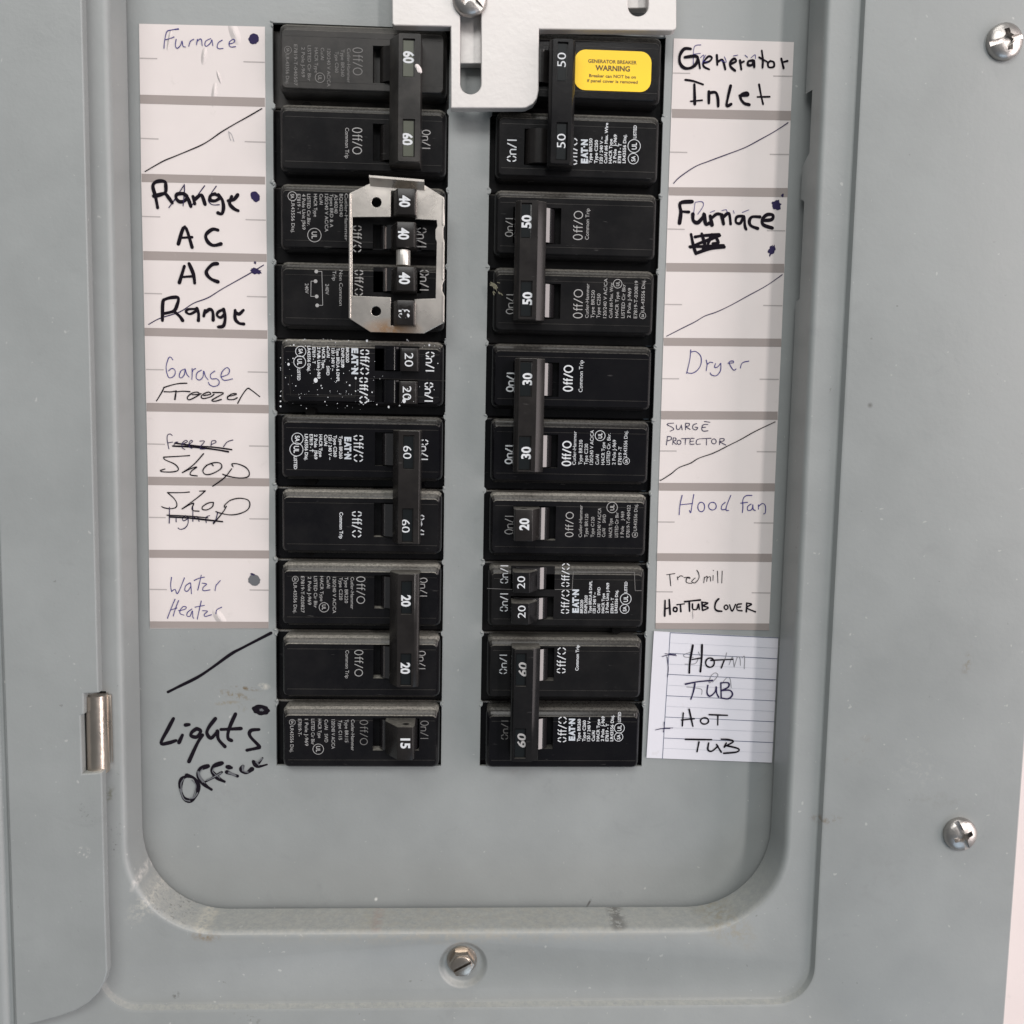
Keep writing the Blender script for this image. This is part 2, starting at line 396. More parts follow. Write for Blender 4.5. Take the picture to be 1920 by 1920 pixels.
def offon(kind, stencil):
    """unit strokes: u along reading, v up (0..1 of height), circle parts already in aspect h/L"""
    S = []
    def O(cx, rx, ry, cy=.5):
        if stencil:
            g = 14
            for q in range(4): S.append(arc(cx, cy, rx, ry, 90 * q + g + (45 if ry != rx and kind == 'circ' else 0), 90 * q + 90 - g, 6))
        else: S.append(arc(cx, cy, rx, ry, 0, 360, 24))
    if kind == 'Off/O':
        O(.095, .085, .45)
        for b in (.30, .43):
            S.append([(b, .05), (b, .80), (b + .02, .92), (b + .065, .95)]); S.append([(b - .045, .62), (b + .06, .62)])
        S.append([(.53, .04), (.67, .96)])
        if stencil:
            for q in range(4): S.append(arc(.855, .5, .125, .42, 90 * q + 16, 90 * q + 74, 6))
        else: S.append(arc(.855, .5, .125, .42, 0, 360, 26))
    else:
        O(.13, .115, .45)
        S.append([(.33, .05), (.33, .65)]); S.append([(.33, .52), (.39, .64), (.47, .66), (.53, .58), (.54, .05)])
        S.append([(.62, .04), (.80, .96)]); S.append([(.94, .04), (.94, .96)])
    return S
def marking(bm, kind, zoom, x0, x1, ya, yb, z, d, stencil, w, clip=None):
    ox, oy, k = zoom; xc = (x0 + x1) / 2
    a = P(ox + xc / k, oy + ya / k, z); b = P(ox + xc / k, oy + yb / k, z); top, bot = max(a.y, b.y), min(a.y, b.y)
    L = top - bot; h = (x1 - x0) / k / 5.45; cx = a.x
    for stt in offon(kind, stencil):
        pts = []
        for u, v in stt:
            v2 = (v - .5) * h
            pts.append(Vector((cx + v2, top - u * L)) if d < 0 else Vector((cx - v2, bot + u * L)))
        ribbon(bm, pts, w, z, 0, False)
def ring(bm, zoom, cx, cy, r, z, w=.22):
    ox, oy, k = zoom; c = P(ox + cx / k, oy + cy / k, z); r = r / k / 5.45
    ribbon(bm, [Vector((c.x + r * math.cos(i * PI / 12), c.y + r * math.sin(i * PI / 12))) for i in range(25)], w, z, 0, False)

# ================================================================== WALL
bm = new(); wz = 16.3
box(bm, -600, 600, -500, 700, wz - 12, wz)
# the wall has the cabinet's opening in it, hidden behind the cover
bm.free(); bm = new()
plate(bm, [(-700, -600), (700, -600), (700, 800), (-700, 800)], [[(-170, -120), (180, -120), (180, 420), (-170, 420)]], wz - 12, wz)
w = obj('wall', bm, M_WALL, None); w['kind'] = 'structure'

# ================================================================== COVER FRAME
cover = thing('panel_cover', (0, 127, 16), 'grey painted steel trim of the electrical panel around the recessed breakers', 'panel cover')
xl = X(262, 1300, 2.6); xr = (X(1455, 1400, 2.6) + X(1512, 100, 2.6)) / 2; yb = Y(870, 1702, 2.6)
RAD = 30.0; TOPY = 330.0
NOT1 = (Y(1510, 185, .5), Y(1510, 300, .5)); NOT2 = (Y(1505, 385, .5), Y(1500, 565, .5))
eys = [NOT2[1] - .4, NOT2[1], NOT2[0], NOT2[0] + 1.5, NOT1[1] - 3, NOT1[1], NOT1[0], NOT1[0] + .8]
def floop(x0, x1, y0, y1, r, zf, n=12):
    pts = []
    # right side going up
    for y in eys: pts.append((x1, y, zf(y) if callable(zf) else zf))
    z = zf if not callable(zf) else 2.6
    for cx, cy, a0 in ((x1 - r, y1 - r, 0), (x0 + r, y1 - r, PI / 2), (x0 + r, y0 + r, PI), (x1 - r, y0 + r, 1.5 * PI)):
        for i in range(n + 1): a = a0 + i * PI / 2 / n; pts.append((cx + r * math.cos(a), cy + r * math.sin(a), z))
    return pts
def fz(y):
    i = min(range(len(eys)), key=lambda k: abs(eys[k] - y))
    return {0: 2.6, 1: 6.2, 2: 6.2, 3: 2.6, 4: 2.6, 5: 9.0, 6: 9.0, 7: 2.6}[i]
SZ = 18.0; OZ = 20.6
sx0, sx1, sy0 = X(172, 1000, SZ), (X(1545, 1400, SZ) + X(1611, 10, SZ)) / 2, Y(900, 1878, SZ)
bm = new(); loops = [floop(xl, xr, yb, TOPY, RAD, fz)]
for off, z in ((0, 15.6), (.12, 16.5), (.5, 17.3), (1.1, 17.8), (2.0, SZ)): loops.append(floop(xl - off, xr + off, yb - off, TOPY + off, RAD + off, z))
for off, z in ((-.9, SZ), (-.2, SZ + .3), (.5, OZ - .3), (1.3, OZ)): loops.append(floop(sx0 - off, sx1 + off, sy0 - off, TOPY + 26 + off, 13 + off, z))
ox0, ox1, oy0 = -215.0, (X(1918, 1400, OZ) + X(1888, 1900, OZ)) / 2, -150.0
for off, z in ((-.6, OZ), (0, OZ - .5), (.1, wz + .15)): loops.append(floop(ox0 - off, ox1 + off, oy0 - off, 480 + off, 2 + off, z))
rings = [[bm.verts.new(p) for p in L] for L in loops]
# dished hole for the bottom screw is cut from the seat
dc = P(868, 1810, SZ)
cr = [[bm.verts.new((dc.x + r * math.cos(i * PI / 18), dc.y + r * math.sin(i * PI / 18), SZ + z)) for i in range(36)] for r, z in ((8.7, 0), (8.3, -.15), (7.8, -.65), (7.2, -1.3), (6.7, -1.72), (6.2, -1.85))]
flat = []
for k, (a, b) in enumerate(zip(rings, rings[1:])):
    n = len(a)
    if k == 5: continue
    for i in range(n): bm.faces.new((a[i], a[(i + 1) % n], b[(i + 1) % n], b[i]))
ns = 40
sv = rings[6] + rings[5] + cr[0]
for a, b, c in tessellate_polygon([[v.co for v in rings[6]], [v.co for v in rings[5]], [v.co for v in cr[0]]]):
    try: bm.faces.new((sv[a], sv[b], sv[c]))
    except ValueError: pass
for a, b in zip(cr, cr[1:]):
    for i in range(36): bm.faces.new((a[i], a[(i + 1) % 36], b[(i + 1) % 36], b[i]))
bm.faces.new(cr[-1])
frame = obj('frame', bm, M_FRAME, cover, True)
# near-black sheet on the seat paints in the shade of the hinge slot
def poly(pts, z): return [tuple(P(x, y, z).xy) for x, y in pts]
hs = [(152, 1296), (199, 1296), (203, 1430), (194, 1456), (150, 1458)]
bm = new(); plate(bm, poly(hs, SZ), [], SZ + .02, SZ + .12); obj('hinge_slot_shade', bm, M_DARK, cover)

# latch strike behind the right flange
# ================================================================== DEAD FRONT
front = thing('inner_cover_plate', (0, 127, 0), 'recessed grey steel plate with two columns of breaker openings and marker writing', 'cover plate')
XL0, XL1, XR0, XR1, YB, YT = -65.37, -7.02, 6.81, 65.37, 2.58, 255.15
def rough_rect(x0, x1, y0, y1):
    pts = [(x1, y1), (x0, y1)]
    for i in range(1, 10):
        y = 254 - 25.4 * i; pts += [(x0, y + 1.3), (x0 + .75, y + .5), (x0 + .65, y - .5), (x0, y - 1.2)]
    pts += [(x0, y0), (x1, y0)]
    for i in range(9, 0, -1):
        y = 254 - 25.4 * i; pts += [(x1, y - 1.2), (x1 - .5, y - .5), (x1 - .6, y + .4), (x1, y + 1.1)]
    return pts
bm = new()
plate(bm, [(xl - 14, yb - 14), (xr + 14, yb - 14), (xr + 14, TOPY + 12), (xl - 14, TOPY + 12)], [rough_rect(XL0, XL1, YB, YT), rough_rect(XR0, XR1, YB, YT)], -1.3, 0)
obj('steel_plate', bm, M_PLATE, front)
bm = new(); box(bm, -150, 150, -40, 290, -42, -40); obj('interior_backing', bm, M_DARK, front)
# paint-clogged nubs left where the slot blanks were broken out
bm = new()
for x, s in ((XL0, 1), (XL1, -1), (XR0, 1), (XR1, -1)):
    for i in range(0, 10):
        y = 254 - 25.4 * i + (1.0 if i == 0 else 0)
        if x in (XL1, XR0) and i < 2: continue
        for k in range(2):
            r = random.uniform(.28, .62) * (1.2 if s * x < 0 else .9); cx = x + s * random.uniform(-.3, .25); cy = y + random.uniform(-1.0, 1.2)
            mt = Matrix.Translation((cx, cy, .05)) @ Matrix.Rotation(random.random() * 3, 4, 'Z') @ Matrix.Diagonal((r * 1.15, r * .7, r * .8, 1))
            bmesh.ops.create_icosphere(bm, subdivisions=2, radius=1, matrix=mt)
nb = obj('knockout_nubs', bm, M_PLATE, front, True); nb['kind'] = 'stuff'

# writing straight on the plate
ZE = (240, 1170, 5.333)
write('handwriting', ZE, [[(400, 680), (520, 620), (700, 530), (850, 430), (1030, 300), (1150, 235), (1430, 90)]], 29, PEN_BLACK, front, .1, 'thick black slanted marker line')
write('handwriting', ZE, [[(455, 945), (400, 1050), (330, 1190), (400, 1190), (480, 1165)], [(545, 1110), (510, 1185)], [(575, 1010), (612, 1005)],
    [(690, 1045), (640, 1080), (632, 1118), (690, 1128), (728, 1070), (695, 1048)], [(745, 1110), (690, 1200), (610, 1375)],
    [(875, 945), (810, 1030), (790, 1090), (830, 1140), (890, 1080)], [(895, 1070), (905, 1150), (970, 1225)],
    [(1075, 900), (1010, 1050), (1000, 1140), (1035, 1165)], [(930, 1055), (1130, 1045)], [(1310, 1055), (1230, 1065), (1220, 1120), (1310, 1220), (1290, 1240), (1190, 1262)]], 35, PEN_BLACK, front, .1, 'the word Lights in black marker')
inkdot('ink_dot', ZE, 1330, 858, 88, 52, PEN_BLACK, front, .1, .15)
inkdot('ink_dot', ZE, 1335, 860, 24, 12, PEN_FADE, front, .2, .3, .3)
write('handwriting', ZE, [[(600, 1520), (540, 1550), (525, 1640), (560, 1740), (630, 1765), (690, 1700), (700, 1610), (660, 1540), (590, 1515)],
    [(800, 1420), (720, 1450), (700, 1510), (760, 1600), (835, 1655)], [(940, 1390), (860, 1420), (840, 1470), (900, 1540), (965, 1575)],
    (24, [(750, 1590), (860, 1530), (940, 1480)]), [(990, 1480), (1095, 1520)], [(995, 1428), (1035, 1436)],
    [(1150, 1420), (1135, 1460), (1180, 1490), (1240, 1450)], (24, [(1345, 1340), (1300, 1400), (1250, 1370), (1260, 1410), (1310, 1425), (1390, 1405)])], 38, PEN_BLACK, front, .1, 'the word Office in smudged black marker', vary=.3)
write('handwriting', ZE, [(10, [(560, 1545), (530, 1600), (540, 1680)]), (10, [(640, 1560), (680, 1620), (650, 1730)]), (10, [(745, 1450), (715, 1500), (770, 1590)]),
    (9, [(860, 1440), (850, 1480), (920, 1540)]), (9, [(1000, 1490), (1080, 1520)]), (12, [(1150, 1410), (1160, 1470), (1200, 1480)]), (14, [(1280, 1375), (1310, 1410)]), (14, [(615, 1745), (660, 1735), (695, 1690)]), (16, [(700, 1475), (715, 1530), (750, 1580)]), (14, [(790, 1560), (850, 1535), (930, 1490)]), (16, [(1010, 1482), (1075, 1512)]), (18, [(1145, 1425), (1150, 1465)]), (14, [(1340, 1345), (1300, 1380)]), (12, [(520, 1650), (560, 1750), (620, 1770)])], 12, PEN_FADE, front, .24, 'grey streaks in the smudged word')

# ================================================================== BREAKERS
ZF = 5.0   # height of breaker faces
def ringloft(bm, loops, close_top=None, holes=(), zt=None):
    rs = [[bm.verts.new(p) for p in L] for L in loops]
    for a, b in zip(rs, rs[1:]):
        n = len(a)
        for i in range(n): bm.faces.new((a[i], a[(i + 1) % n], b[(i + 1) % n], b[i]))
    top = rs[-1]; zt = loops[-1][0][2]
    hv = [[bm.verts.new((x, y, zt)) for x, y in H] for H in holes]
    allv = top + [v for h in hv for v in h]
    for a, b, c in tessellate_polygon([[Vector((p[0], p[1], 0)) for p in loops[-1]]] + [[Vector((x, y, 0)) for x, y in H] for H in holes]):
        try: bm.faces.new((allv[a], allv[b], allv[c]))
        except ValueError: pass
    for h in hv:
        lo = [bm.verts.new((v.co.x, v.co.y, zt - 4.5)) for v in h]; n = len(h)
        for i in range(n): bm.faces.new((h[i], h[(i + 1) % n], lo[(i + 1) % n], lo[i]))
        bm.faces.new(lo)
def pole(br, side, slot, m, wins, zf=ZF):
    """one pole: recessed shoulder + raised face with its toggle windows (photo px rectangles)"""
    yt = 254 - 25.4 * slot; x0, x1 = (XL0, XL1) if side < 0 else (XR0, XR1)
    bm = new(); box(bm, x0 - 4, x1 + 4, yt - 25.2, yt - .05, -30, -3.6, .5)
    # latch pocket in the shoulder
    h = obj('pole_housing', bm, m, br)
    fx0, fx1 = (x0 + 2.9, x1 - .7) if side < 0 else (x0 + 1.9, x1 - 1.9)
    ft, fb = yt - .3, yt - 22.2
    holes = []
    for (a, b, c, d) in wins:
        cx = (a + b) / 2; cy = (c + d) / 2
        holes.append([(X(a, cy, zf), Y(cx, c, zf)), (X(a, cy, zf), Y(cx, d, zf)), (X(b, cy, zf), Y(cx, d, zf)), (X(b, cy, zf), Y(cx, c, zf))])
    def R(i, z, r, top=0): return [(x, y, z) for x, y in rrect(fx0 + i, fx1 - i, fb + i, ft - i - top, r, 3)]
    bm = new()
    ringloft(bm, [R(0, -3.6, 2.2), R(0, 2.6, 2.2), R(.35, 3.5, 2.0, .4), R(.8, 4.05, 1.7, 1.0), R(1.0, 4.3, 1.6, 1.4), R(1.0, 4.75, 1.5, 1.4), R(1.25, zf, 1.3, 1.4),
                  ], holes=holes)
    f = obj('face', bm, m, br, True)
    # fine moulding lines round the printed area
    bm = new()
    for yy in (ft - 4.4, fb + 3.3):
        cuts = sorted((H[0][0], H[2][0]) for H in holes if H[1][1] - .2 < yy < H[0][1] + .2)
        a_ = fx0 + 2.0
        for c0, c1 in cuts + [(fx1 - 1.4, 0)]:
            if c0 > a_ + .3: box(bm, a_, c0, yy - .08, yy + .08, zf, zf + .06)
            a_ = max(a_, c1)
    obj('moulding_line', bm, BL_GREY, f)
    return f
def face_text(f, zoom, lines, d, cap, m, zf=ZF, bold=0.0, rings=(), logo=None, name='rating_text'):
    bm = new(); z = zf + .07
    for l in lines: text(bm, l[0], zoom, l[1], l[2], l[3], cap if len(l) < 5 else l[4], z, d, bold)
    for (cx, cy, r, s) in rings:
        ring(bm, zoom, cx, cy, r, z, .14 if r < 35 else .20)
        text(bm, s, zoom, cx, cy - r * .55, cy + r * .55, r * .8, z, d, .02)
    obj(name, bm, m, f, 'flat')
    if logo:
        xc, a, b, cap2 = logo; bm = new()
        lo, hi = min(a, b), max(a, b); L = hi - lo
        def seg(t0, t1): return (lo + L * t0, lo + L * t1) if d < 0 else (hi - L * t0, hi - L * t1)
        for s, t0, t1 in (('E', 0, .20), ('A', .22, .46), ('T', .42, .66), ('N', .76, 1.0)): q = seg(t0, t1); text(bm, s, zoom, xc, q[0], q[1], cap2, z, d, .06)
        q = seg(.70, .70); o = zoom; c = P(o[0] + xc / o[2], o[1] + q[0] / o[2], z)
        vs = [bm.verts.new((x, y, z)) for x, y in circ(c.x, c.y, cap2 * .14 / o[2] / 5.4, None, 10)]; bm.faces.new(vs)
        obj('brand_lettering', bm, INK_BLUE, f, 'flat')
def marks(f, zoom, items, d, m, w, zf=ZF, stencil=False):
    bm = new()
    for kind, x0, x1, a, b in items: marking(bm, kind, zoom, x0, x1, a, b, zf + .07, d, stencil, w)
    obj('switch_marking', bm, m, f, 'flat')
def pxbox(a, b, c, d, z):
    cx, cy = (a + b) / 2, (c + d) / 2
    return X(a, cy, z), X(b, cy, z), Y(cx, d, z), Y(cx, c, z)
def rocker(br, side, win, glossy=BL_TOG):
    """the rounded toggle barrel showing inside a window, px rect"""
    a, b, c, d = win; x0, x1, y0, y1 = pxbox(a, b, c, d, ZF)
    bm = new(); y0 += .35; y1 -= .35; n = 12
    # barrel lies toward the handle, dark gap at the 'off' end
    gap = 2.1 if side < 0 else 1.9
    xa, xb = (x0 + gap, x1 - .2) if side < 0 else (x0 + .2, x1 - gap)
    cx = (xa + xb) / 2; hw = (xb - xa) / 2
    prof = [(xa, .6)] + [(cx - hw * math.cos(t * PI / n), 2.6 + (4.6 if hw > 4 else 3.8) * math.sin(t * PI / n)) for t in range(n + 1)] + [(xb, .6)]
    extr_y(bm, prof, y0, y1)
    return obj('toggle_barrel', bm, glossy, br, True)
def tie(br, side, x0, x1, xt0, xt1, y0, y1, wins, nums, pad, m=BL_HAND, zt=14.6, bold=0.0, ncol=INK_W, slant=0.0):
    """handle tie bar joining two toggles. px limits; xt0..xt1 the flat top; nums: (text, zoom, xc, ya, yb, cap)"""
    cy = (y0 + y1) / 2; cx = (xt0 + xt1) / 2
    X0, X1 = X(x0, cy, zt - 5), X(x1, cy, zt - 5 if side > 0 else zt - 2); A, B = X(xt0, cy, zt), X(xt1, cy, zt); Y0, Y1 = Y(cx, y1, zt), Y(cx, y0, zt)
    zb = zt - .7
    if side < 0: prof = [(X0, 5.6), (X0, zt - 5.5), (A, zb), (B, zb), (X1, zt - 1.3), (X1, 5.6)]
    else: prof = [(X0, 5.6), (X0, zt - 2.2), (A, zb), (B, zb), (X1, zt - 2.6), (X1, 5.6)]
    if X1 - B < .3: prof = [(X0, 5.6), (X0, zt - 5.5), (A, zb), (B, zb), (B + .1, 5.6)]
    bm = new(); extr_y(bm, prof, Y0, Y1, .3)
    t = obj('handle_tie', bm, m, br, True)
    hol = []
    for (a, b, c, d) in wins:
        q = pxbox(a, b, c, d, zt); q = (max(q[0], A + .35), min(q[1], B - .6), max(q[2], Y0 + .7), min(q[3], Y1 - .7)); hol.append([(q[0], q[3]), (q[0], q[2]), (q[1], q[2]), (q[1], q[3])])
    bm = new(); plate(bm, rrect(A, B, Y0 + .25, Y1 - .25, .5, 3), hol, zb - .2, zt, 0); obj('tie_top', bm, m, t)
    for i, (a, b, c, d) in enumerate(wins):
        q = pxbox(a, b, c, d, zt); bm = new(); box(bm, q[0] + .1, q[1] - .45, q[2] + .25, q[3] - .45, zb - .3, zb + .25, .05, 1); obj('number_pad', bm, pad, t)
    for (s, zoom, xc, ya, yb_, cap) in nums:
        bm = new(); text(bm, s, zoom, xc, ya, yb_, cap, zb + .32, -1 if side < 0 else 1, bold, slant); obj('amp_number', bm, ncol, t, 'flat')
    return t
def handle(br, side, nx0, nx1, ny0, ny1, slope_to, zt, num, m=BL_HAND, bold=0.0, hole=False, xfar=None):
    """single toggle; number face px rect; slope_to = px x where the ramp meets the barrel"""
    cy = (ny0 + ny1) / 2; cx = (nx0 + nx1) / 2
    A, B = X(nx0, cy, zt), X(nx1, cy, zt); Y0, Y1 = Y(cx, ny1, zt), Y(cx, ny0, zt); S = X(slope_to, cy, 8)
    if side < 0: prof = [(S, 3), (S, 8), (A, zt), (B, zt), (B + .5, zt - 1.5), (B + .3, 3)]
    else: prof = [(A - .3, 3), (A - .5, zt - 1.5), (A, zt), (B, zt), (S, 8), (S, 3)]
    bm = new(); extr_y(bm, prof, Y0, Y1, .22)
    t = obj('toggle', bm, m, br, True)
    bm = new(); text(bm, num[0], num[1], num[2], num[3], num[4], num[5], zt + .06, -1 if side < 0 else 1, bold)
    obj('amp_number', bm, INK_W, t, 'flat')
    if hole:
        bm = new(); c = ((A + B) / 2 , Y1 + .04, zt - 3.0)
        vs = [bm.verts.new((c[0] + 1.15 * math.cos(i * PI / 8), c[1], c[2] + .9 * math.sin(i * PI / 8))) for i in range(16)]; bm.faces.new(vs)
        obj('pin_hole_shade', bm, M_DARK, t)  # flat disc, the dark of the hole is painted on
    return t
GRP = 'black circuit breakers in two columns'
def breaker(side, slot, label):
    x = (XL0 + XL1) / 2 if side < 0 else (XR0 + XR1) / 2
    return thing('circuit_breaker', (x, 254 - 25.4 * slot - 12, 0), label, 'circuit breaker', GRP)

# ---- left column
Z1 = (500, 0, 4.8)
b = breaker(-1, 0, 'grimy two-pole 60 breaker topping the left column, paint flake on its tie')
f = pole(b, -1, 0, BL_GREY, [(699, 786, 87, 157)])
marks(f, Z1, [('Off/O', 775, 865, 430, 680)], -1, INK_G, .30)
face_text(f, Z1, [('Cutler-Hammer', 740, 435, 745), ('Type BR260', 685, 445, 690), ('Type C260', 632, 465, 655), ('120/240 V AC/CA', 560, 440, 780), ('Cu/Al', 503, 430, 540), ('HACR Type', 448, 430, 655),
    ('LISTED Cir Bkr', 385, 410, 730), ('2 Pole J-969', 330, 425, 695), ('E7819-T-040507', 262, 400, 770), ('LR-43556 Disj.', 188, 490, 760)], -1, 30, INK_G, rings=[(480, 700, 40, 'UL'), (192, 450, 30, 'SA')])
rocker(b, -1, (699, 786, 87, 157), BL_HAND)
f = pole(b, -1, 1, BL_MID, [(699, 786, 233, 304)])
marks(f, Z1, [('Off/O', 770, 860, 1150, 1390), ('On/I', 1400, 1475, 1170, 1345)], -1, INK_M, .30)
face_text(f, Z1, [('Common Trip', 725, 1150, 1425)], -1, 34, INK_M)
rocker(b, -1, (699, 786, 233, 304), BL_HAND)
t = tie(b, -1, 730, 790, 747, 788, 61, 304, [(755, 778, 72, 144), (755, 778, 223, 294)], [('60', Z1, 1280, 460, 570, 88), ('60', Z1, 1268, 1197, 1307, 88)], M_PAD_G, BL_GREY, bold=.035)
bm = new(); bmesh.ops.create_icosphere(bm, subdivisions=2, radius=1, matrix=Matrix.Translation(P(784, 129, 14.4)) @ Matrix.Rotation(.5, 4, 'Z') @ Matrix.Diagonal((.85, 1.75, .5, 1)))
for v in bm.verts: v.co += Vector((random.uniform(-.2, .2), random.uniform(-.25, .25), random.uniform(-.1, .1)))
obj('paint_flake', bm, M_LABEL, t)

Z2 = (500, 320, 4.8)
b = breaker(-1, 2, 'four-toggle 40 amp quad breaker held by a stamped steel clip, non common trip')
w1 = (699, 790, 422, 470); w2 = (700, 790, 502, 549)
f = pole(b, -1, 2, BL_MID, [w1]); QF = f
marks(f, Z2, [('Off/O', 775, 855, 495, 735), ('On/I', 1355, 1440, 515, 695)], -1, INK_M, .36, stencil=True)
face_text(f, Z2, [('Cutler-Hammer', 718, 205, 630), ('BQ240240', 672, 210, 415), ('A240240', 625, 215, 385), ('Types BRD & A', 585, 210, 510), ('120/240 V AC/CA', 540, 210, 550), ('Cu/Al', 492, 210, 305),
    ('HACR Type', 440, 210, 415), ('LISTED Cir.Bkr.', 380, 210, 495), ('4 Pole Unit J969', 335, 210, 530), ('E7819 - T', 290, 210, 390), ('LR43556 Disj.', 238, 270, 560)], -1, 30, INK_M, rings=[(430, 580, 58, 'UL'), (232, 230, 38, 'SA')])
rocker(b, -1, w1)
f = pole(b, -1, 3, BL_MID, [w2])
marks(f, Z2, [('Off/O', 790, 870, 895, 1125), ('On/I', 1378, 1462, 895, 1085)], -1, INK_M, .36, stencil=True)
face_text(f, Z2, [('Non Common', 670, 895, 1215), ('Trip', 610, 900, 990), ('240V', 545, 1020, 1115), ('240V', 362, 1015, 1105)], -1, 32, INK_M)
bm = new()
for cx, cy in ((447, 907), (440, 995), (450, 1132), (455, 1212)):
    c = P(500 + cx / 4.8, 320 + cy / 4.8, ZF + .07); bm.faces.new([bm.verts.new((x, y, ZF + .08)) for x, y in circ(c.x, c.y, .62, None, 12)])
for pl in ([(447, 907), (497, 907), (505, 1212), (455, 1212)], [(440, 995), (400, 995), (398, 1132), (450, 1132)]):
    for q in zip(pl, pl[1:]): ribbon(bm, [P(500 + x / 4.8, 320 + y / 4.8, 5).xy for x, y in q], .16, ZF + .07, 0, False)
obj('wiring_diagram', bm, INK_M, f, 'flat')
rocker(b, -1, w2)
bold = .03
for (x0, x1, y0, y1, nx, ya, yb_) in ((745, 778, 353, 402, 1245, 222, 328), (744, 777, 416, 463, 1235, 515, 620), (744, 777, 500, 545, 1243, 915, 1022), (744, 776, 563, 609, 1240, 1225, 1330)):
    hh_ = handle(b, -1, x0, x1, y0, y1, 733, 15.0, ('40', Z2, nx, ya, yb_, 90), BL_HAND, .035)
hh_['label'] = 'lowest toggle with its 40 half rubbed away'
write('wear_mark', Z2, [[(1205, 1222), (1242, 1240), (1290, 1228)], [(1225, 1262), (1240, 1330)], [(1262, 1270), (1250, 1300), (1268, 1330)], [(1200, 1300), (1222, 1318)]], 20, BL_HAND, hh_, 15.1)
# steel clip
zc = 10.5
bm = new()
outer = [(935, 112), (1420, 128), (1598, 240), (1602, 485), (1590, 520), (1590, 600), (1600, 640), (1598, 985), (1580, 1030), (1580, 1080), (1598, 1120), (1590, 1370), (1415, 1465), (935, 1452), (752, 1335), (748, 200)]
hole = [(772, 418), (1118, 416), (1118, 180), (1338, 184), (1338, 436), (1528, 446), (1535, 500), (1518, 530), (1518, 610), (1530, 640), (1520, 1150), (1330, 1156), (1330, 1400), (1118, 1395), (1118, 1140), (772, 1125)]
z2 = lambda L: [tuple(P(500 + x / 4.8, 320 + y / 4.8, zc).xy) for x, y in L]
h1 = P(500 + 988 / 4.8, 320 + 285 / 4.8, zc); h2 = P(500 + 985 / 4.8, 320 + 1265 / 4.8, zc)
plate(bm, z2(outer), [z2(hole), circ(h1.x, h1.y, 1.6), circ(h2.x, h2.y, 1.6)], zc - .8, zc, .12)
clip = obj('tie_clip', bm, M_STEEL, b, False, 'stamped steel clip framing the four toggles, orange reflection painted on its bottom lip')
bm = new(); q = [P(500 + x / 4.8, 320 + y / 4.8, zc) for x, y in ((932, 120), (1422, 136))]
extr = [(q[0].y + .2, zc - .8), (q[0].y + .2, zc + .1), (q[0].y + 1.2, zc + 1.6), (q[0].y + 1.9, zc + 3.6), (q[0].y + 1.2, zc + 3.6), (q[0].y + .4, zc + 1.9), (q[0].y - .6, zc + .2), (q[0].y - .6, zc - .8)]
a = [bm.verts.new((q[0].x, y, z)) for y, z in extr]; c = [bm.verts.new((q[1].x, y - .9, z)) for y, z in extr]; n = len(a)
bm.faces.new(a); bm.faces.new(c[::-1])
for i in range(n): bm.faces.new((a[i], c[i], c[(i + 1) % n], a[(i + 1) % n]))
obj('clip_lip', bm, M_STEEL, clip)
for xx in (752, 1590):
    q = [P(500 + xx / 4.8, 320 + y / 4.8, zc) for y in ((210, 1330) if xx < 1000 else (250, 480))]
    for (ya_, yb_) in (((210, 1330),) if xx < 1000 else ((250, 490), (640, 980), (1120, 1365))):
        q = [P(500 + xx / 4.8, 320 + y / 4.8, zc) for y in (ya_, yb_)]
        bm = new(); box(bm, q[0].x - .35, q[0].x + .35, q[1].y, q[0].y, zc - 3.2, zc + .5, .12, 2); obj('clip_side', bm, M_STEEL, clip)
bm = new(); q = pxbox(742, 769, 468, 497, 13); n = 16; r = (q[1] - q[0]) / 2; cx = (q[0] + q[1]) / 2
extr_y(bm, [(cx + r * math.cos(i * 2 * PI / n), 11.5 + r * math.sin(i * 2 * PI / n)) for i in range(n)], q[2], q[3], .1)
obj('roller_pin', bm, M_PIN, b, True)

Z3 = (500, 610, 4.8)
b = breaker(-1, 4, 'tandem 20/20 breaker spattered with white paint specks, two flat toggles')
w1 = (703, 786, 648.5, 696); w2 = (703, 784, 711, 757)
f = pole(b, -1, 4, BL_DEEP, [w1, w2])
marks(f, Z3, [('Off/O', 840, 925, 220, 445), ('Off/O', 833, 912, 470, 705), ('On/I', 1430, 1512, 240, 420), ('On/I', 1420, 1500, 515, 692)], -1, INK_W, .42, stencil=True)
face_text(f, Z3, [('BR2020', 728, 200, 335), ('DNPL2020', 685, 205, 380), ('Type BRD,A & DNPL', 642, 205, 510), ('120 / 240 V ~', 598, 205, 410), ('Cu/Al', 556, 200, 290), ('SWD', 552, 365, 450), ('HACR Type', 512, 198, 385),
    ('2 Pole Unit J-969', 470, 195, 480), ('E7819 - T', 426, 195, 345), ('LR43556 Disj.', 382, 185, 415), ('LISTED', 290, 390, 495)], -1, 27, INK_W, bold=.02, rings=[(307, 235, 45, 'SA'), (298, 330, 52, 'UL')], logo=(795, 205, 440, 54))
bm = new()
for pl in ([(145, 455), (205, 455), (215, 635), (795, 645), (805, 480), (975, 478)], [(975, 478), (1610, 500)]):
    for q in zip(pl, pl[1:]): ribbon(bm, [P(500 + x / 4.8, 610 + y / 4.8, 5).xy for x, y in q], .14, ZF + .05, 0, False)
obj('moulding_line', bm, BL_GREY, f, 'flat')
for w_ in (w1, w2): rocker(b, -1, (w_[0], 756, w_[2], w_[3]), BL_CLEAN)
handle(b, -1, 753, 783, 653, 696, 750, 8.2, ('20', Z3, 1283, 248, 372, 78), BL_HAND)
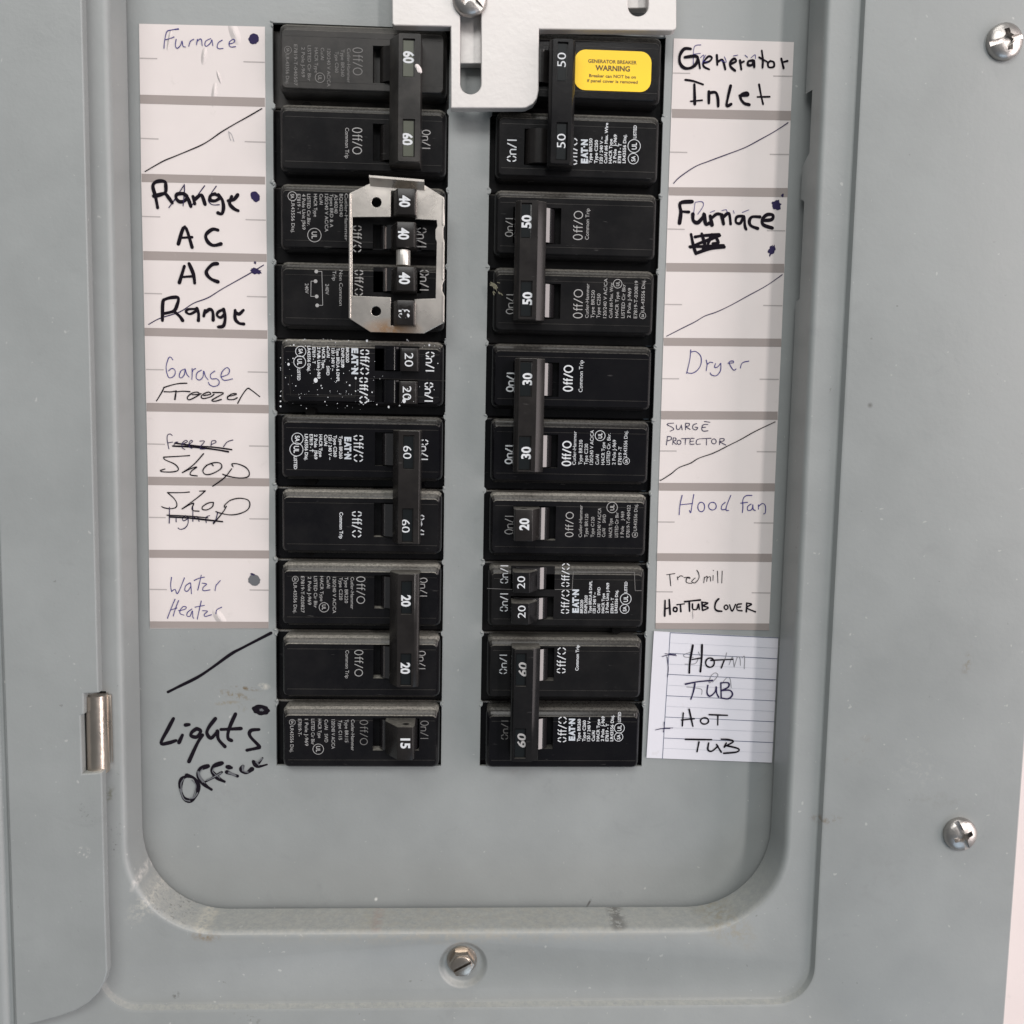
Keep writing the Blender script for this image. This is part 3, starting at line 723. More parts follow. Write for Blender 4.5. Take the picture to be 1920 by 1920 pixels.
handle(b, -1, 751, 780, 715, 757, 748, 8.2, ('20', Z3, 1265, 548, 672, 78), BL_HAND)
bm = new()
for i in range(165):
    px = random.uniform(525, 832); py = random.uniform(634, 768); r = abs(random.gauss(0, .10)) + .05
    if random.random() < .06: r *= 1.9
    if random.random() < .5: px = random.gauss(620, 60); 
    px = min(max(px, 526), 830); c = P(px, py, ZF + .09)
    z = ZF + .09 + (3.3 if 753 < px < 783 and (655 < py < 694 or 717 < py < 755) else 0)
    if z < 6 and (703 < px < 784 and (648 < py < 697 or 710 < py < 758)): continue
    bm.faces.new([bm.verts.new((x, y, z)) for x, y in circ(c.x, c.y, r * random.uniform(.7, 1.2), r, 7)])
for px, py, r in ((592, 713, .85), (541, 683, .5), (519 + 240, 752, .75), (667, 709, .45), (1098 / 4.8 + 500, 763, .4), (688, 639, .45), (805, 647, .4)):
    c = P(px, py, ZF + .1); z = 8.4 if px > 750 and py > 740 and px < 775 else ZF + .1
    bm.faces.new([bm.verts.new((x, y, z)) for x, y in circ(c.x, c.y, r * .8, r, 9)])
ps = obj('paint_specks', bm, INK_W, b, 'flat'); ps['kind'] = 'stuff'

Z4 = (500, 760, 4.8)
b = breaker(-1, 5, 'two-pole 60 breaker with crisp white print beside the handwritten Shop labels')
w1 = (703, 786, 811, 874); w2 = (701, 784, 943, 1007)
f = pole(b, -1, 5, BL_CLEAN, [w1])
marks(f, Z4, [('Off/O', 780, 872, 270, 510), ('On/I', 1385, 1455, 308, 497)], -1, INK_W, .40, stencil=True)
face_text(f, Z4, [('Type BR260', 668, 275, 480), ('Type C260', 617, 270, 465), ('120 / 240 V ~', 572, 268, 490), ('Cu/Al', 533, 265, 365), ('HACR Type', 487, 262, 465), ('2 Pole  J969', 443, 262, 485), ('E7819 - T', 402, 260, 420),
    ('LR43556 Disj.', 358, 258, 495), ('LISTED', 260, 460, 575)], -1, 29, INK_W, bold=.02, rings=[(277, 300, 50, 'SA'), (268, 397, 58, 'UL')], logo=(732, 285, 485, 56))
rocker(b, -1, w1)
f = pole(b, -1, 6, BL_DEEP, [w2])
marks(f, Z4, [('Off/O', 765, 858, 955, 1190), ('On/I', 1352, 1420, 985, 1172)], -1, INK_W, .40, stencil=True)
face_text(f, Z4, [('Common Trip', 672, 962, 1200)], -1, 32, INK_W, bold=.02)
rocker(b, -1, w2)
tie(b, -1, 736, 788.5, 747, 785, 807, 1021, [(756, 777, 816, 880), (754, 775, 953, 1017)], [('60', Z4, 1268, 365, 482, 76), ('60', Z4, 1253, 1028, 1146, 76)], M_PAD_B, BL_HAND)

Z5 = (500, 1030, 4.465)
b = breaker(-1, 7, 'two-pole 20 breaker with thick dust on its upper edges, beside the Water Heater label')
w1 = (701.6, 786, 1079, 1141); w2 = (700, 784, 1209, 1272)
f = pole(b, -1, 7, BL_DEEP, [w1])
marks(f, Z5, [('Off/O', 750, 827, 228, 457), ('On/I', 1280, 1347, 238, 400)], -1, INK_M, .28)
face_text(f, Z5, [('Cutler-Hammer', 718, 232, 500), ('Type BR220', 668, 232, 450), ('Type C220', 622, 235, 425), ('120/240 V AC/CA', 568, 232, 535), ('Cu/Al', 518, 225, 325), ('HACR Type', 462, 225, 435),
    ('LISTED Cir Bkr', 410, 225, 490), ('2 Pole J-969', 360, 228, 465), ('E7819-T-020827', 302, 225, 530), ('LR-43556 Disj.', 240, 282, 535)], -1, 29, INK_M, rings=[(480, 485, 40, 'UL'), (240, 250, 25, 'SA')])
rocker(b, -1, w1)
f = pole(b, -1, 8, BL_DEEP, [w2])
marks(f, Z5, [('Off/O', 733, 810, 842, 1065), ('On/I', 1268, 1332, 850, 1008)], -1, INK_M, .28)
face_text(f, Z5, [('Common Trip', 675, 845, 1080)], -1, 31, INK_M)
rocker(b, -1, w2)
tie(b, -1, 730, 785.5, 745, 775, 1076, 1290, [(752, 774, 1089, 1152), (751, 773, 1225, 1286)], [('20', Z5, 1168, 383, 480, 78), ('20', Z5, 1162, 948, 1043, 78)], M_PAD_B, BL_HAND, bold=.035)

b = breaker(-1, 9, 'single 15 breaker at the bottom of the left column, dusty top edge')
w1 = (699, 786, 1347, 1407)
f = pole(b, -1, 9, BL_DEEP, [w1])
marks(f, Z5, [('Off/O', 778, 850, 1428, 1640), ('On/I', 1285, 1358, 1435, 1592)], -1, INK_G, .26)
face_text(f, Z5, [('Cutler-Hammer', 722, 1425, 1685), ('Type BR115', 670, 1425, 1615), ('Type C115', 618, 1430, 1595), ('120/240 V AC/CA', 558, 1425, 1670), ('Cu/Al', 500, 1425, 1510), ('SWD', 500, 1545, 1615),
    ('HACR Type', 445, 1420, 1580), ('LISTED Cir Bkr', 388, 1420, 1635), ('1 Pole J-969', 335, 1420, 1645), ('E7819-T-', 278, 1420, 1565), ('LR43556 Disj.', 212, 1480, 1700)], -1, 30, INK_M, rings=[(432, 1672, 45, 'UL'), (215, 1447, 25, 'SA')])
rocker(b, -1, w1)
handle(b, -1, 745, 774, 1363, 1425, 722, 14.6, ('15', Z5, 1163, 1583, 1668, 78), BL_HAND, .035, hole=True)

# ---- right column
Y1_ = (880, 0, 4.8)
b = breaker(1, 0, 'two-pole 50 generator breaker at the top of the right column, partly under the aluminium bracket')
w1 = (983, 1050, 95, 160); w2 = (983, 1050, 242, 310)
f = pole(b, 1, 0, BL_MID, [w1])
rocker(b, 1, w1, BL_HAND)
f = pole(b, 1, 1, BL_MID, [w2])
marks(f, Y1_, [('On/I', 340, 428, 1250, 1455), ('Off/O', 890, 978, 1240, 1482)], 1, INK_W, .40, stencil=True)
face_text(f, Y1_, [('Type BR250', 1090, 1470, 1245), ('Type C250', 1140, 1470, 1260), ('120 / 240 V ~', 1187, 1470, 1230), ('Cu/Al #6 Max. Wire', 1230, 1470, 1105), ('HACR Type', 1270, 1470, 1250), ('2 Pole  J-969', 1310, 1468, 1210),
    ('E7819 - T', 1352, 1468, 1290), ('LR43556 Disj.', 1395, 1468, 1210), ('LISTED', 1490, 1245, 1128)], 1, 28, INK_W, bold=.02, rings=[(1475, 1428, 45, 'SA'), (1483, 1315, 55, 'UL')], logo=(1034, 1255, 1470, 56))
rocker(b, 1, w2, BL_HAND)
tie(b, 1, 1027, 1076, 1035, 1072, 71, 308, [(1045, 1065, 78, 152), (1043, 1064, 229, 300)], [('50', Y1_, 828, 473, 602, 76), ('50', Y1_, 825, 1203, 1332, 76)], M_PAD_B, BL_MID)

Y2_ = (880, 340, 4.8)
b = breaker(1, 2, 'two-pole 50 breaker beside the crossed-out Furnace label, scraped at its lower left')
w1 = (962, 1052, 389, 457); w2 = (962, 1051, 531, 597)
f = pole(b, 1, 2, BL_MID, [w1])
marks(f, Y2_, [('On/I', 325, 395, 325, 498), ('Off/O', 938, 1026, 265, 527)], 1, INK_M, .30)
face_text(f, Y2_, [('Common Trip', 1060, 525, 245)], 1, 34, INK_M)
rocker(b, 1, w1)
f = pole(b, 1, 3, BL_MID, [w2])
marks(f, Y2_, [('On/I', 332, 402, 1010, 1195), ('Off/O', 938, 1026, 970, 1232)], 1, INK_M, .30)
face_text(f, Y2_, [('Cutler-Hammer', 1060, 1230, 920), ('Type BR250', 1110, 1230, 980), ('Type C250', 1162, 1230, 1010), ('120/240 V AC/CA', 1222, 1230, 875), ('Cu/Al #6 Max. Wire', 1275, 1230, 915), ('HACR Type', 1328, 1228, 995),
    ('LISTED Cir Bkr', 1385, 1230, 925), ('2 Pole J-969', 1438, 1230, 960), ('E7819-T-030819', 1498, 1232, 895), ('LR-43556 Disj.', 1562, 1170, 885)], 1, 31, INK_M, rings=[(1560, 1208, 28, 'SA'), (1335, 922, 38, 'UL')])
rocker(b, 1, w2)
tie(b, 1, 964, 1022, 974, 1007, 374, 600, [(975, 997, 380, 446), (976, 998, 526, 594)], [('50', Y2_, 513, 303, 422, 84), ('50', Y2_, 521, 996, 1112, 84)], M_PAD_B, BL_HAND, bold=.035)
M_SCUFF = mat('scuffed_plastic', (.17, .16, .11), .8)
write('scrape_mark', Y2_, [(random.uniform(4, 9), [(x, y), (x + random.uniform(8, 26), y + random.uniform(4, 30))]) for x, y in [(185 + abs(random.gauss(0, 42)), 905 + abs(random.gauss(0, 45))) for _ in range(26)]], 6, M_SCUFF, f, ZF + .1)

Y3_ = (880, 630, 4.8)
b = breaker(1, 4, 'two-pole 30 breaker beside the Dryer label, glossy pinkish edge on its tie')
w1 = (962, 1048, 679, 743.5); w2 = (960, 1046, 814, 877)
f = pole(b, 1, 4, BL_CLEAN, [w1])
marks(f, Y3_, [('On/I', 335, 402, 325, 500), ('Off/O', 848, 937, 263, 497)], 1, INK_W, .46)
face_text(f, Y3_, [('Common Trip', 1003, 505, 218)], 1, 36, INK_W)
rocker(b, 1, w1)
f = pole(b, 1, 5, BL_CLEAN, [w2])
marks(f, Y3_, [('On/I', 322, 390, 978, 1150), ('Off/O', 836, 922, 945, 1168)], 1, INK_W, .46)
face_text(f, Y3_, [('Cutler-Hammer', 945, 1160, 857), ('Type BR230', 1000, 1158, 935), ('Type C230', 1050, 1158, 970), ('120/240 V AC/CA', 1100, 1158, 848), ('Cu/Al', 1150, 1158, 1065), ('HACR Type', 1203, 1158, 955),
    ('LISTED Cir. Bkr.', 1252, 1158, 875), ('2 Pole J-969', 1302, 1158, 935), ('E7819 -T', 1355, 1158, 995), ('LR43556 Disj.', 1405, 1090, 852)], 1, 32, INK_W, rings=[(1177, 897, 45, 'UL'), (1412, 1125, 30, 'SA')])
rocker(b, 1, w2)
tie(b, 1, 963, 1019, 972, 1005, 671, 886, [(974, 998, 677, 744), (972, 996, 817, 882)], [('30', Y3_, 521, 333, 442, 84), ('30', Y3_, 509, 996, 1107, 84)], M_PAD_B, BL_HAND, bold=.03)

Y4_ = (880, 900, 4.8)
b = breaker(1, 6, 'single 20 breaker beside the Hood fan label, toggle with a shiny barrel')
w1 = (962, 1042, 949, 1012.5)
f = pole(b, 1, 6, BL_DEEP, [w1])
marks(f, Y4_, [('On/I', 318, 402, 316, 488), ('Off/O', 865, 943, 286, 512)], 1, INK_M, .28)
face_text(f, Y4_, [('Cutler-Hammer', 1000, 515, 225), ('Type BR120', 1052, 515, 305), ('Type C120', 1108, 515, 332), ('120/240 V AC/CA', 1168, 512, 252), ('Cu/Al', 1208, 512, 435), ('SWD', 1213, 385, 310), ('HACR Type', 1270, 515, 345),
    ('LISTED Cir Bkr', 1325, 515, 290), ('1 Pole', 1375, 515, 415), ('J-969', 1378, 365, 283), ('E7819-T-040422', 1430, 515, 225), ('LR43556 Disj.', 1495, 455, 215)], 1, 31, INK_M, rings=[(1285, 247, 48, 'UL'), (1490, 492, 25, 'SA')])
rocker(b, 1, w1)
handle(b, 1, 966, 999, 955, 1015, 1012, 14.6, ('20', Y4_, 492, 345, 452, 84), BL_HAND, .035, hole=True)

b = breaker(1, 7, 'tandem 20/20 breaker beside the Treadmill and hot tub cover label')
w1 = (958, 1040, 1061, 1105); w2 = (957, 1038, 1118, 1161)
f = pole(b, 1, 7, BL_MID, [w1, w2])
marks(f, Y4_, [('On/I', 278, 354, 762, 930), ('On/I', 275, 352, 1015, 1182), ('Off/O', 830, 908, 748, 960), ('Off/O', 826, 906, 988, 1202)], 1, INK_W, .34, stencil=True)
face_text(f, Y4_, [('BR2020', 1010, 1198, 1078), ('DNPL2020', 1048, 1198, 1038), ('Type BRD,A & DNPL', 1088, 1198, 908), ('120 / 240 V ~', 1125, 1198, 1010), ('Cu/Al', 1163, 1198, 1115), ('SWD', 1165, 1038, 965), ('HACR Type', 1203, 1198, 1020),
    ('2 Pole Unit J-969', 1242, 1198, 925), ('E7819 - T', 1285, 1198, 1060), ('LR43556 Disj.', 1322, 1198, 990), ('LISTED', 1408, 1015, 915)], 1, 27, INK_W, bold=.02, rings=[(1397, 1160, 42, 'SA'), (1407, 1070, 50, 'UL')], logo=(955, 985, 1195, 56))
bm = new()
for pl in ([(1550, 995), (1492, 995), (1485, 830), (935, 828), (925, 985), (770, 985)], [(160, 975), (390, 985)]):
    for q in zip(pl, pl[1:]): ribbon(bm, [P(880 + x / 4.8, 900 + y / 4.8, 5).xy for x, y in q], .16, ZF + .05, 0, False)
obj('moulding_line', bm, INK_G, f, 'flat')
for w_ in (w1, w2): rocker(b, 1, w_)
handle(b, 1, 964, 993, 1073, 1112, 1008, 13.0, ('20', Y4_, 464, 866, 978, 72), BL_MID)
handle(b, 1, 961, 992, 1131, 1171, 1007, 13.0, ('20', Y4_, 469, 1130, 1243, 72), BL_MID)

Y6_ = (880, 1160, 4.8)
b = breaker(1, 8, 'two-pole 60 breaker at the bottom of the right column, next to the Hot Tub note')
w1 = (957, 1039, 1214, 1276); w2 = (956, 1037, 1344, 1404)
f = pole(b, 1, 8, BL_MID, [w1])
marks(f, Y6_, [('On/I', 270, 343, 318, 497), ('Off/O', 788, 875, 257, 490)], 1, INK_W, .36, stencil=True)
face_text(f, Y6_, [('Common Trip', 970, 468, 237)], 1, 30, INK_W, bold=.02)
rocker(b, 1, w1)
f = pole(b, 1, 9, BL_CLEAN, [w2])
marks(f, Y6_, [('Off/O', 796, 882, 880, 1110)], 1, INK_W, .36, stencil=True)
marks(f, Y6_, [('On/I', 285, 355, 910, 1087)], 1, INK_G, .30, stencil=True)
face_text(f, Y6_, [('Type BR260', 985, 1105, 903), ('Type C260', 1032, 1105, 915), ('120 / 240 V ~', 1075, 1103, 888), ('Cu/Al', 1115, 1103, 1008), ('HACR Type', 1158, 1103, 905), ('2 Pole  J-969', 1200, 1103, 878), ('E7819 - T', 1240, 1103, 945),
    ('LR43556 Disj.', 1283, 1103, 867), ('LISTED', 1350, 930, 840)], 1, 29, INK_W, bold=.02, rings=[(1343, 1065, 40, 'SA'), (1350, 985, 47, 'UL')], logo=(922, 900, 1098, 54))
rocker(b, 1, w2)
tie(b, 1, 957, 1010, 963, 998, 1217, 1430, [(967, 987, 1225, 1287), (965, 986, 1366, 1422)], [('60', Y6_, 480, 393, 517, 76), ('60', Y6_, 468, 1033, 1157, 76)], M_PAD_B, BL_MID, bold=.025, ncol=INK_M, slant=.18)

# near-black discs between neighbouring poles paint in the shade of round pockets
for k, (px, py) in enumerate(((577, 203), (585, 900), (583, 1032), (583, 772), (1153, 1303), (1155, 1179))):
    own = [o for o in COL.objects if o.get('category') == 'circuit breaker']
    c = P(px, py, -2); own = min(own, key=lambda o: (o.location - c * MM).length)
    bm = new(); plate(bm, circ(c.x, c.y, 1.75, 1.7, 16), [], -3.7, -.6); obj('pocket_shade', bm, M_DARK, own)
# warning sticker
zs = ZF + .12
sk = thing('warning_sticker', P(1148, 132, zs), 'yellow rounded GENERATOR BREAKER WARNING sticker stuck on the top right breaker', 'sticker')
q = pxbox(1077, 1221, 95, 171, zs); bm = new(); plate(bm, rrect(q[0], q[1], q[2], q[3], 3.6, 6), [], zs, zs + .15); obj('vinyl', bm, M_YEL, sk)
bm = new(); zt_ = zs + .2
for s, a, c_, yc, cap, bo in (('GENERATOR BREAKER', 1070, 1508, 547, 30, .02), ('WARNING', 1135, 1447, 608, 44, .03), ('Breaker can NOT be on', 1078, 1500, 678, 27, .02), ('if panel cover is removed', 1060, 1516, 723, 27, .02)): htext(bm, s, Y1_, a, c_, yc, cap, zt_, bo)
obj('printed_warning', bm, M_YTXT, sk, 'flat')

# ================================================================== ALUMINIUM INTERLOCK
zi0, zi1 = 6.2, 9.8
il = thing('interlock_bracket', P(940, 100, zi0), 'satin aluminium sliding interlock plate with slots between the top two breakers', 'bracket')
ZI = (720, 0, 3.31)
zp = lambda L, z: [tuple(P(720 + x / 3.31, y / 3.31, z).xy) for x, y in L]
out = [(48, -260), (1815, -260), (1815, 165), (1808, 182), (1790, 190), (963, 182), (960, 560), (950, 610), (925, 645), (880, 668), (860, 671), (414, 671), (413, 165), (62, 158), (50, 145)]
def slot(x0, x1, yb__, yt__):
    r = (x1 - x0) / 2; cx = (x0 + x1) / 2
    return [(x0, yt__), (x0, yb__ - r)] + [(cx - r * math.cos(i * PI / 12), yb__ - r + r * math.sin(i * PI / 12)) for i in range(1, 12)] + [(x1, yb__ - r), (x1, yt__)]
bm = new(); plate(bm, zp(out, zi1), [zp(slot(473, 602, 584, -150), zi1), zp(slot(1515, 1640, 100, -150), zi1)], zi0, zi1, .35)
obj('sliding_plate', bm, M_ALU, il)
bm = new(); plate(bm, zp([(440, -200), (640, -200), (640, 402), (440, 402)], 4), [], 1.2, 5.0, .3); obj('spacer_plate', bm, M_ALU, il)
bm = new(); plate(bm, zp([(1490, -200), (1700, -200), (1700, 60), (1490, 60)], 4), [], 1.2, 5.0, .3); obj('spacer_plate', bm, M_ALU, il)

# ================================================================== SCREWS
def boolean(o, cutters):
    for c in cutters:
        md = o.modifiers.new('b', 'BOOLEAN'); md.object = c; md.operation = 'DIFFERENCE'; md.solver = 'EXACT'
    dg = bpy.context.evaluated_depsgraph_get(); me = bpy.data.meshes.new_from_object(o.evaluated_get(dg))
    o.modifiers.clear(); o.data = me
    for c in cutters: bpy.data.objects.remove(c)
def cutter(c, sx, sy, sz, ang):
    bm = new(); box(bm, -sx / 2, sx / 2, -sy / 2, sy / 2, -sz / 2, sz / 2)
    bmesh.ops.transform(bm, matrix=Matrix.Translation(c) @ Matrix.Rotation(ang, 4, 'Z'), verts=bm.verts)
    return obj('cut', bm, M_ZINC)
def screw(px, py, z, r, hgt, ang, label, slot_w=1.55, cross=True, m=M_ZINC):
    c = P(px, py, z + hgt * .6); c.z = z
    root = thing('screw', c, label, 'screw', 'screws of the panel')
    bm = new(); prof = [(0, 0), (r, 0), (r, hgt * .3)] + [(r * math.cos(t * PI / 2 / 7), hgt * .3 + hgt * .7 * math.sin(t * PI / 2 / 7)) for t in range(1, 7)] + [(0, hgt)]
    lathe(bm, (c.x, c.y, c.z), prof, 36)
    o = obj('screw_head', bm, m, root, True)
    top = c + Vector((0, 0, z + hgt - c.z))
    cs = [cutter(top, r * 2.4, slot_w, hgt * 1.0, ang)]
    if cross: cs.append(cutter(top, r * 1.15, slot_w * 1.1, hgt * 1.5, ang + PI / 2)); cs.append(cutter(top, r * .62, r * .62, hgt * 1.5, ang + PI / 4))
    for k in cs: k.location = k.location
    # cutters are in world space; head is local to its root
    for k in cs: k.data.transform(Matrix.Translation(-worldloc(root)))
    o.parent = None; o.location = (0, 0, 0)
    boolean(o, cs); o.parent = root
    for p in o.data.polygons: p.use_smooth = True
    try: o.data.set_sharp_from_angle(angle=math.radians(35))
    except Exception: pass
    return root
screw(1888, 75, OZ, 5.75, 3.6, .25, 'round combination-head screw at the upper right of the panel flange')
screw(1804, 1567, OZ, 5.75, 3.6, -1.15, 'worn round combination-head screw low on the right flange')
screw(881, -6, zi1, 5.6, 3.4, -.75, 'bright zinc screw in the slot of the aluminium plate, cut by the top edge')
hx = P(866, 1812, SZ + 2); SD = SZ - 1.85
root = thing('screw', (hx.x, hx.y, SD), 'slotted hex-head screw centred in its dimple on the bottom rail', 'screw', 'screws of the panel')
bm = new(); n6 = [(hx.x + 4.35 * math.cos(i * PI / 3 + .05), hx.y + .3 + 4.35 * math.sin(i * PI / 3 + .05)) for i in range(6)]
plate(bm, n6, [], SD + .5, SD + 4.0, .35); lathe(bm, (hx.x, hx.y + .3, SD), [(0, .1), (5.0, .1), (5.2, .5), (4.9, .9), (0, .95)], 32)
obj('washer_hex', bm, M_NICKEL, root, True)
bm = new(); lathe(bm, (hx.x, hx.y + .3, SD), [(3.5, 3.9), (3.5, 4.5), (3.1, 4.7), (0, 4.7)], 32); o = obj('screw_head', bm, M_NICKEL, root, True)
k = cutter(Vector((hx.x, hx.y + .3, SD + 4.7)), 9, .95, 1.9, .5); k.data.transform(Matrix.Translation(-worldloc(root))); o.parent = None; boolean(o, [k]); o.parent = root

# ================================================================== DOOR
zd = 25.5
door = thing('panel_door', P(60, 1000, zd), 'grey steel panel door swung open at the left edge', 'door')
edge = [(152, -120), (153, 0), (158.5, 400), (170, 800), (182, 1200), (184.5, 1299), (157, 1301), (157, 1339), (151, 1342), (154, 1451), (191, 1449), (193, 1560), (197, 1700), (201, 1822), (196, 1842), (184, 1862), (165, 1881), (140, 1896), (105, 1908), (60, 1920), (33, 1925), (33, 1600)]
gx = (X(30, 1900, zd) + X(16, 1560, zd)) / 2
E0 = [P(x, y, zd).xy for x, y in edge[:-2]]
xe = E0[2].x
E1 = []
for i, p in enumerate(E0):
    if i in (0, 1, 2, 3, 4, 5, 10, 11, 12): E1.append((E0[5].x if i < 6 else E0[12].x, p.y))
    else: E1.append((p.x, p.y))
E1 += [(gx, E0[-1].y - 1.5), (gx, E0[0].y)]
bm = new(); plate(bm, E1, [], zd - 3.2, zd, .45); obj('door_skin', bm, M_DOOR, door)
bm = new(); y0, y1 = E0[-1].y - 4, E0[0].y
pr = [(gx + .4, zd - 3), (gx + .02, zd - .02), (gx - .5, zd - .5), (gx - 1.0, zd - 1.5), (gx - 1.6, zd - 1.9), (gx - 2.3, zd - 1.6), (gx - 2.9, zd - .7), (gx - 3.6, zd - .1), (gx - 4.4, zd + .1), (gx - 90, zd + .1), (gx - 90, zd - 3)]
extr_y(bm, pr, y0, y1); obj('door_bead', bm, M_DOOR, door, True)
# hinge knuckle
hz = 20.9
h0, h1 = P(180, 1303, hz), P(182, 1447, hz)
bm = new(); n = 20; r = 3.55
ring_ = lambda x, y: [bm.verts.new((x + r * math.cos(i * 2 * PI / n), y, hz - .6 + r * math.sin(i * 2 * PI / n))) for i in range(n)]
a = ring_(h0.x, h0.y); c = ring_(h0.x, h1.y)
for i in range(n): bm.faces.new((a[i], a[(i + 1) % n], c[(i + 1) % n], c[i]))
bm.faces.new(a[::-1]); bm.faces.new(c)
box(bm, h0.x - .5, h0.x + 4.3, h1.y + 2.5, h0.y - .3, hz - 2.4, hz - 1.0, .3)
obj('hinge_knuckle', bm, M_NICKEL, door, True, 'worn nickel hinge barrel')

# ================================================================== LABEL STRIPS
def quad(bm, pts, z, nx=1):
    vs = [bm.verts.new(P(x, y, z)) for x, y in pts]; bm.faces.new(vs)
ZA, ZB, ZC, ZD = (240, 30, 6.193), (240, 320, 6.193), (240, 610, 6.193), (240, 880, 6.0)
def z_(zm, x, y): return (zm[0] + x / zm[2], zm[1] + y / zm[2])
def strip(name, label, left, right, bands, ticks):
    c = P((left[0][0] + right[0][0]) / 2, (left[0][1] + right[-1][1]) / 2, 0)
    root = thing(name, c, label, 'label')
    bm = new(); N = 14
    # paper: slightly wavy sheet
    def interp(L, t):
        s = t * (len(L) - 1); i = min(int(s), len(L) - 2); u = s - i
        return (L[i][0] + (L[i + 1][0] - L[i][0]) * u, L[i][1] + (L[i + 1][1] - L[i][1]) * u)
    M = 60; G = []
    for j in range(M + 1):
        a = interp(left, j / M); b_ = interp(right, j / M); row = []
        for i in range(N + 1):
            u = i / N; row.append(bm.verts.new(P(a[0] + (b_[0] - a[0]) * u, a[1] + (b_[1] - a[1]) * u, .20)))
        G.append(row)
    for j in range(M):
        for i in range(N): bm.faces.new((G[j][i], G[j + 1][i], G[j + 1][i + 1], G[j][i + 1]))
    ex = [G[j][0] for j in range(M + 1)] + [G[M][i] for i in range(1, N + 1)] + [G[j][N] for j in range(M - 1, -1, -1)] + [G[0][i] for i in range(N - 1, 0, -1)]
    lo = [bm.verts.new((v.co.x, v.co.y, .01)) for v in ex]
    for i in range(len(ex)): j = (i + 1) % len(ex); bm.faces.new((ex[i], lo[i], lo[j], ex[j]))
    sheet = obj('paper_sheet', bm, M_LABEL, root, 'flat')
    for bq in bands:
        bm = new(); quad(bm, bq, .25); obj('grey_bar', bm, M_BAND, root, 'flat')
    for tq in ticks:
        (x0, y0), (x1, y1) = tq; bm = new(); quad(bm, [(x0, y0 - 1.1), (x0, y0 + 1.1), (x1, y1 + 1.1), (x1, y1 - 1.1)], .25); obj('tick_mark', bm, M_TICK, root, 'flat')
    return root
def bq(zm, a, b, c, d, xl_, xr_, zm2=None):
    """band: left y a..b at xl_, right y c..d at xr_ (crop units)"""
    return [z_(zm, xl_, a), z_(zm, xl_ + 1, b), z_(zm, xr_, d), z_(zm, xr_, c)]
LB = [bq(ZA, 913, 1017, 950, 1055, 139, 1590), bq(ZB, 35, 132, 70, 160, 158, 1592), bq(ZB, 933, 1038, 968, 1060, 177, 1610), bq(ZC, 28, 123, 58, 157, 193, 1618),
      bq(ZC, 900, 1000, 925, 1022, 215, 1635), bq(ZC, 1757, 1855, 1778, 1870, 233, 1640), bq(ZD, 905, 995, 913, 1003, 238, 1588), bq(ZD, 1710, 1786, 1716, 1787, 247, 1580)]
LT = [(z_(ZA, 135, 490), z_(ZA, 340, 495)), (z_(ZA, 1340, 530), z_(ZA, 1588, 538)), (z_(ZA, 148, 1420), z_(ZA, 355, 1428)), (z_(ZA, 1355, 1458), z_(ZA, 1597, 1465)),
      (z_(ZB, 165, 530), z_(ZB, 375, 537)), (z_(ZB, 1365, 568), z_(ZB, 1600, 574)), (z_(ZB, 190, 1424), z_(ZB, 395, 1430)), (z_(ZB, 1380, 1460), z_(ZB, 1612, 1466)),
      (z_(ZC, 210, 512), z_(ZC, 415, 516)), (z_(ZC, 1390, 540), z_(ZC, 1622, 545)), (z_(ZC, 225, 1377), z_(ZC, 430, 1382)), (z_(ZC, 1405, 1400), z_(ZC, 1632, 1404)),
      (z_(ZD, 235, 540), z_(ZD, 425, 543)), (z_(ZD, 1365, 556), z_(ZD, 1582, 559)), (z_(ZD, 243, 1350), z_(ZD, 438, 1353)), (z_(ZD, 1368, 1357), z_(ZD, 1588, 1360))]
ll = strip('index_label', 'white paper circuit index strip left of the breakers, from Furnace down to Water Heater',
    [(260.7, 44.5), (264.5, 325), (271, 620), (277.5, 905), (281, 1178.3)], [(496.6, 50), (498.5, 330), (501.8, 628), (504.7, 910), (503.3, 1178)], LB, LT)
W_ = .32
write('handwriting', ZA, [(14, [(585, 150), (545, 155)]), [(585, 150), (500, 163), (450, 185), (425, 290), (418, 375)], [(430, 277), (500, 258), (535, 243)], [(560, 270), (550, 340), (572, 375), (610, 340), (628, 290), (640, 350), (668, 360)],
    [(705, 352), (722, 300), (735, 285), (765, 270)], [(795, 335), (808, 272)], [(800, 300), (835, 268), (855, 280), (862, 345)], [(960, 262), (905, 290), (893, 335), (915, 350), (960, 310), (975, 275), (985, 345)],
    [(1095, 280), (1050, 310), (1035, 360), (1060, 380), (1105, 375)], [(1175, 325), (1225, 310), (1240, 285), (1220, 270), (1180, 300), (1175, 340), (1200, 360), (1250, 355)]], 9, PEN_BLUE, ll, W_, 'the word Furnace in blue pen')
inkdot('ink_dot', ZA, 1460, 265, 61, 60, PEN_NAVY, ll, W_)
write('handwriting', ZA, [[(200, 1805), (400, 1690), (530, 1635), (700, 1565), (850, 1500), (960, 1435), (1080, 1350), (1230, 1260), (1400, 1165), (1555, 1075)]], 12, PEN_BLACK, ll, W_, 'thin diagonal line')
write('handwriting', ZA, [[(1170, 1340), (1178, 1400), (1195, 1445)], [(1180, 1350), (1205, 1380), (1230, 1455)]], 6, PENCIL, ll, W_)
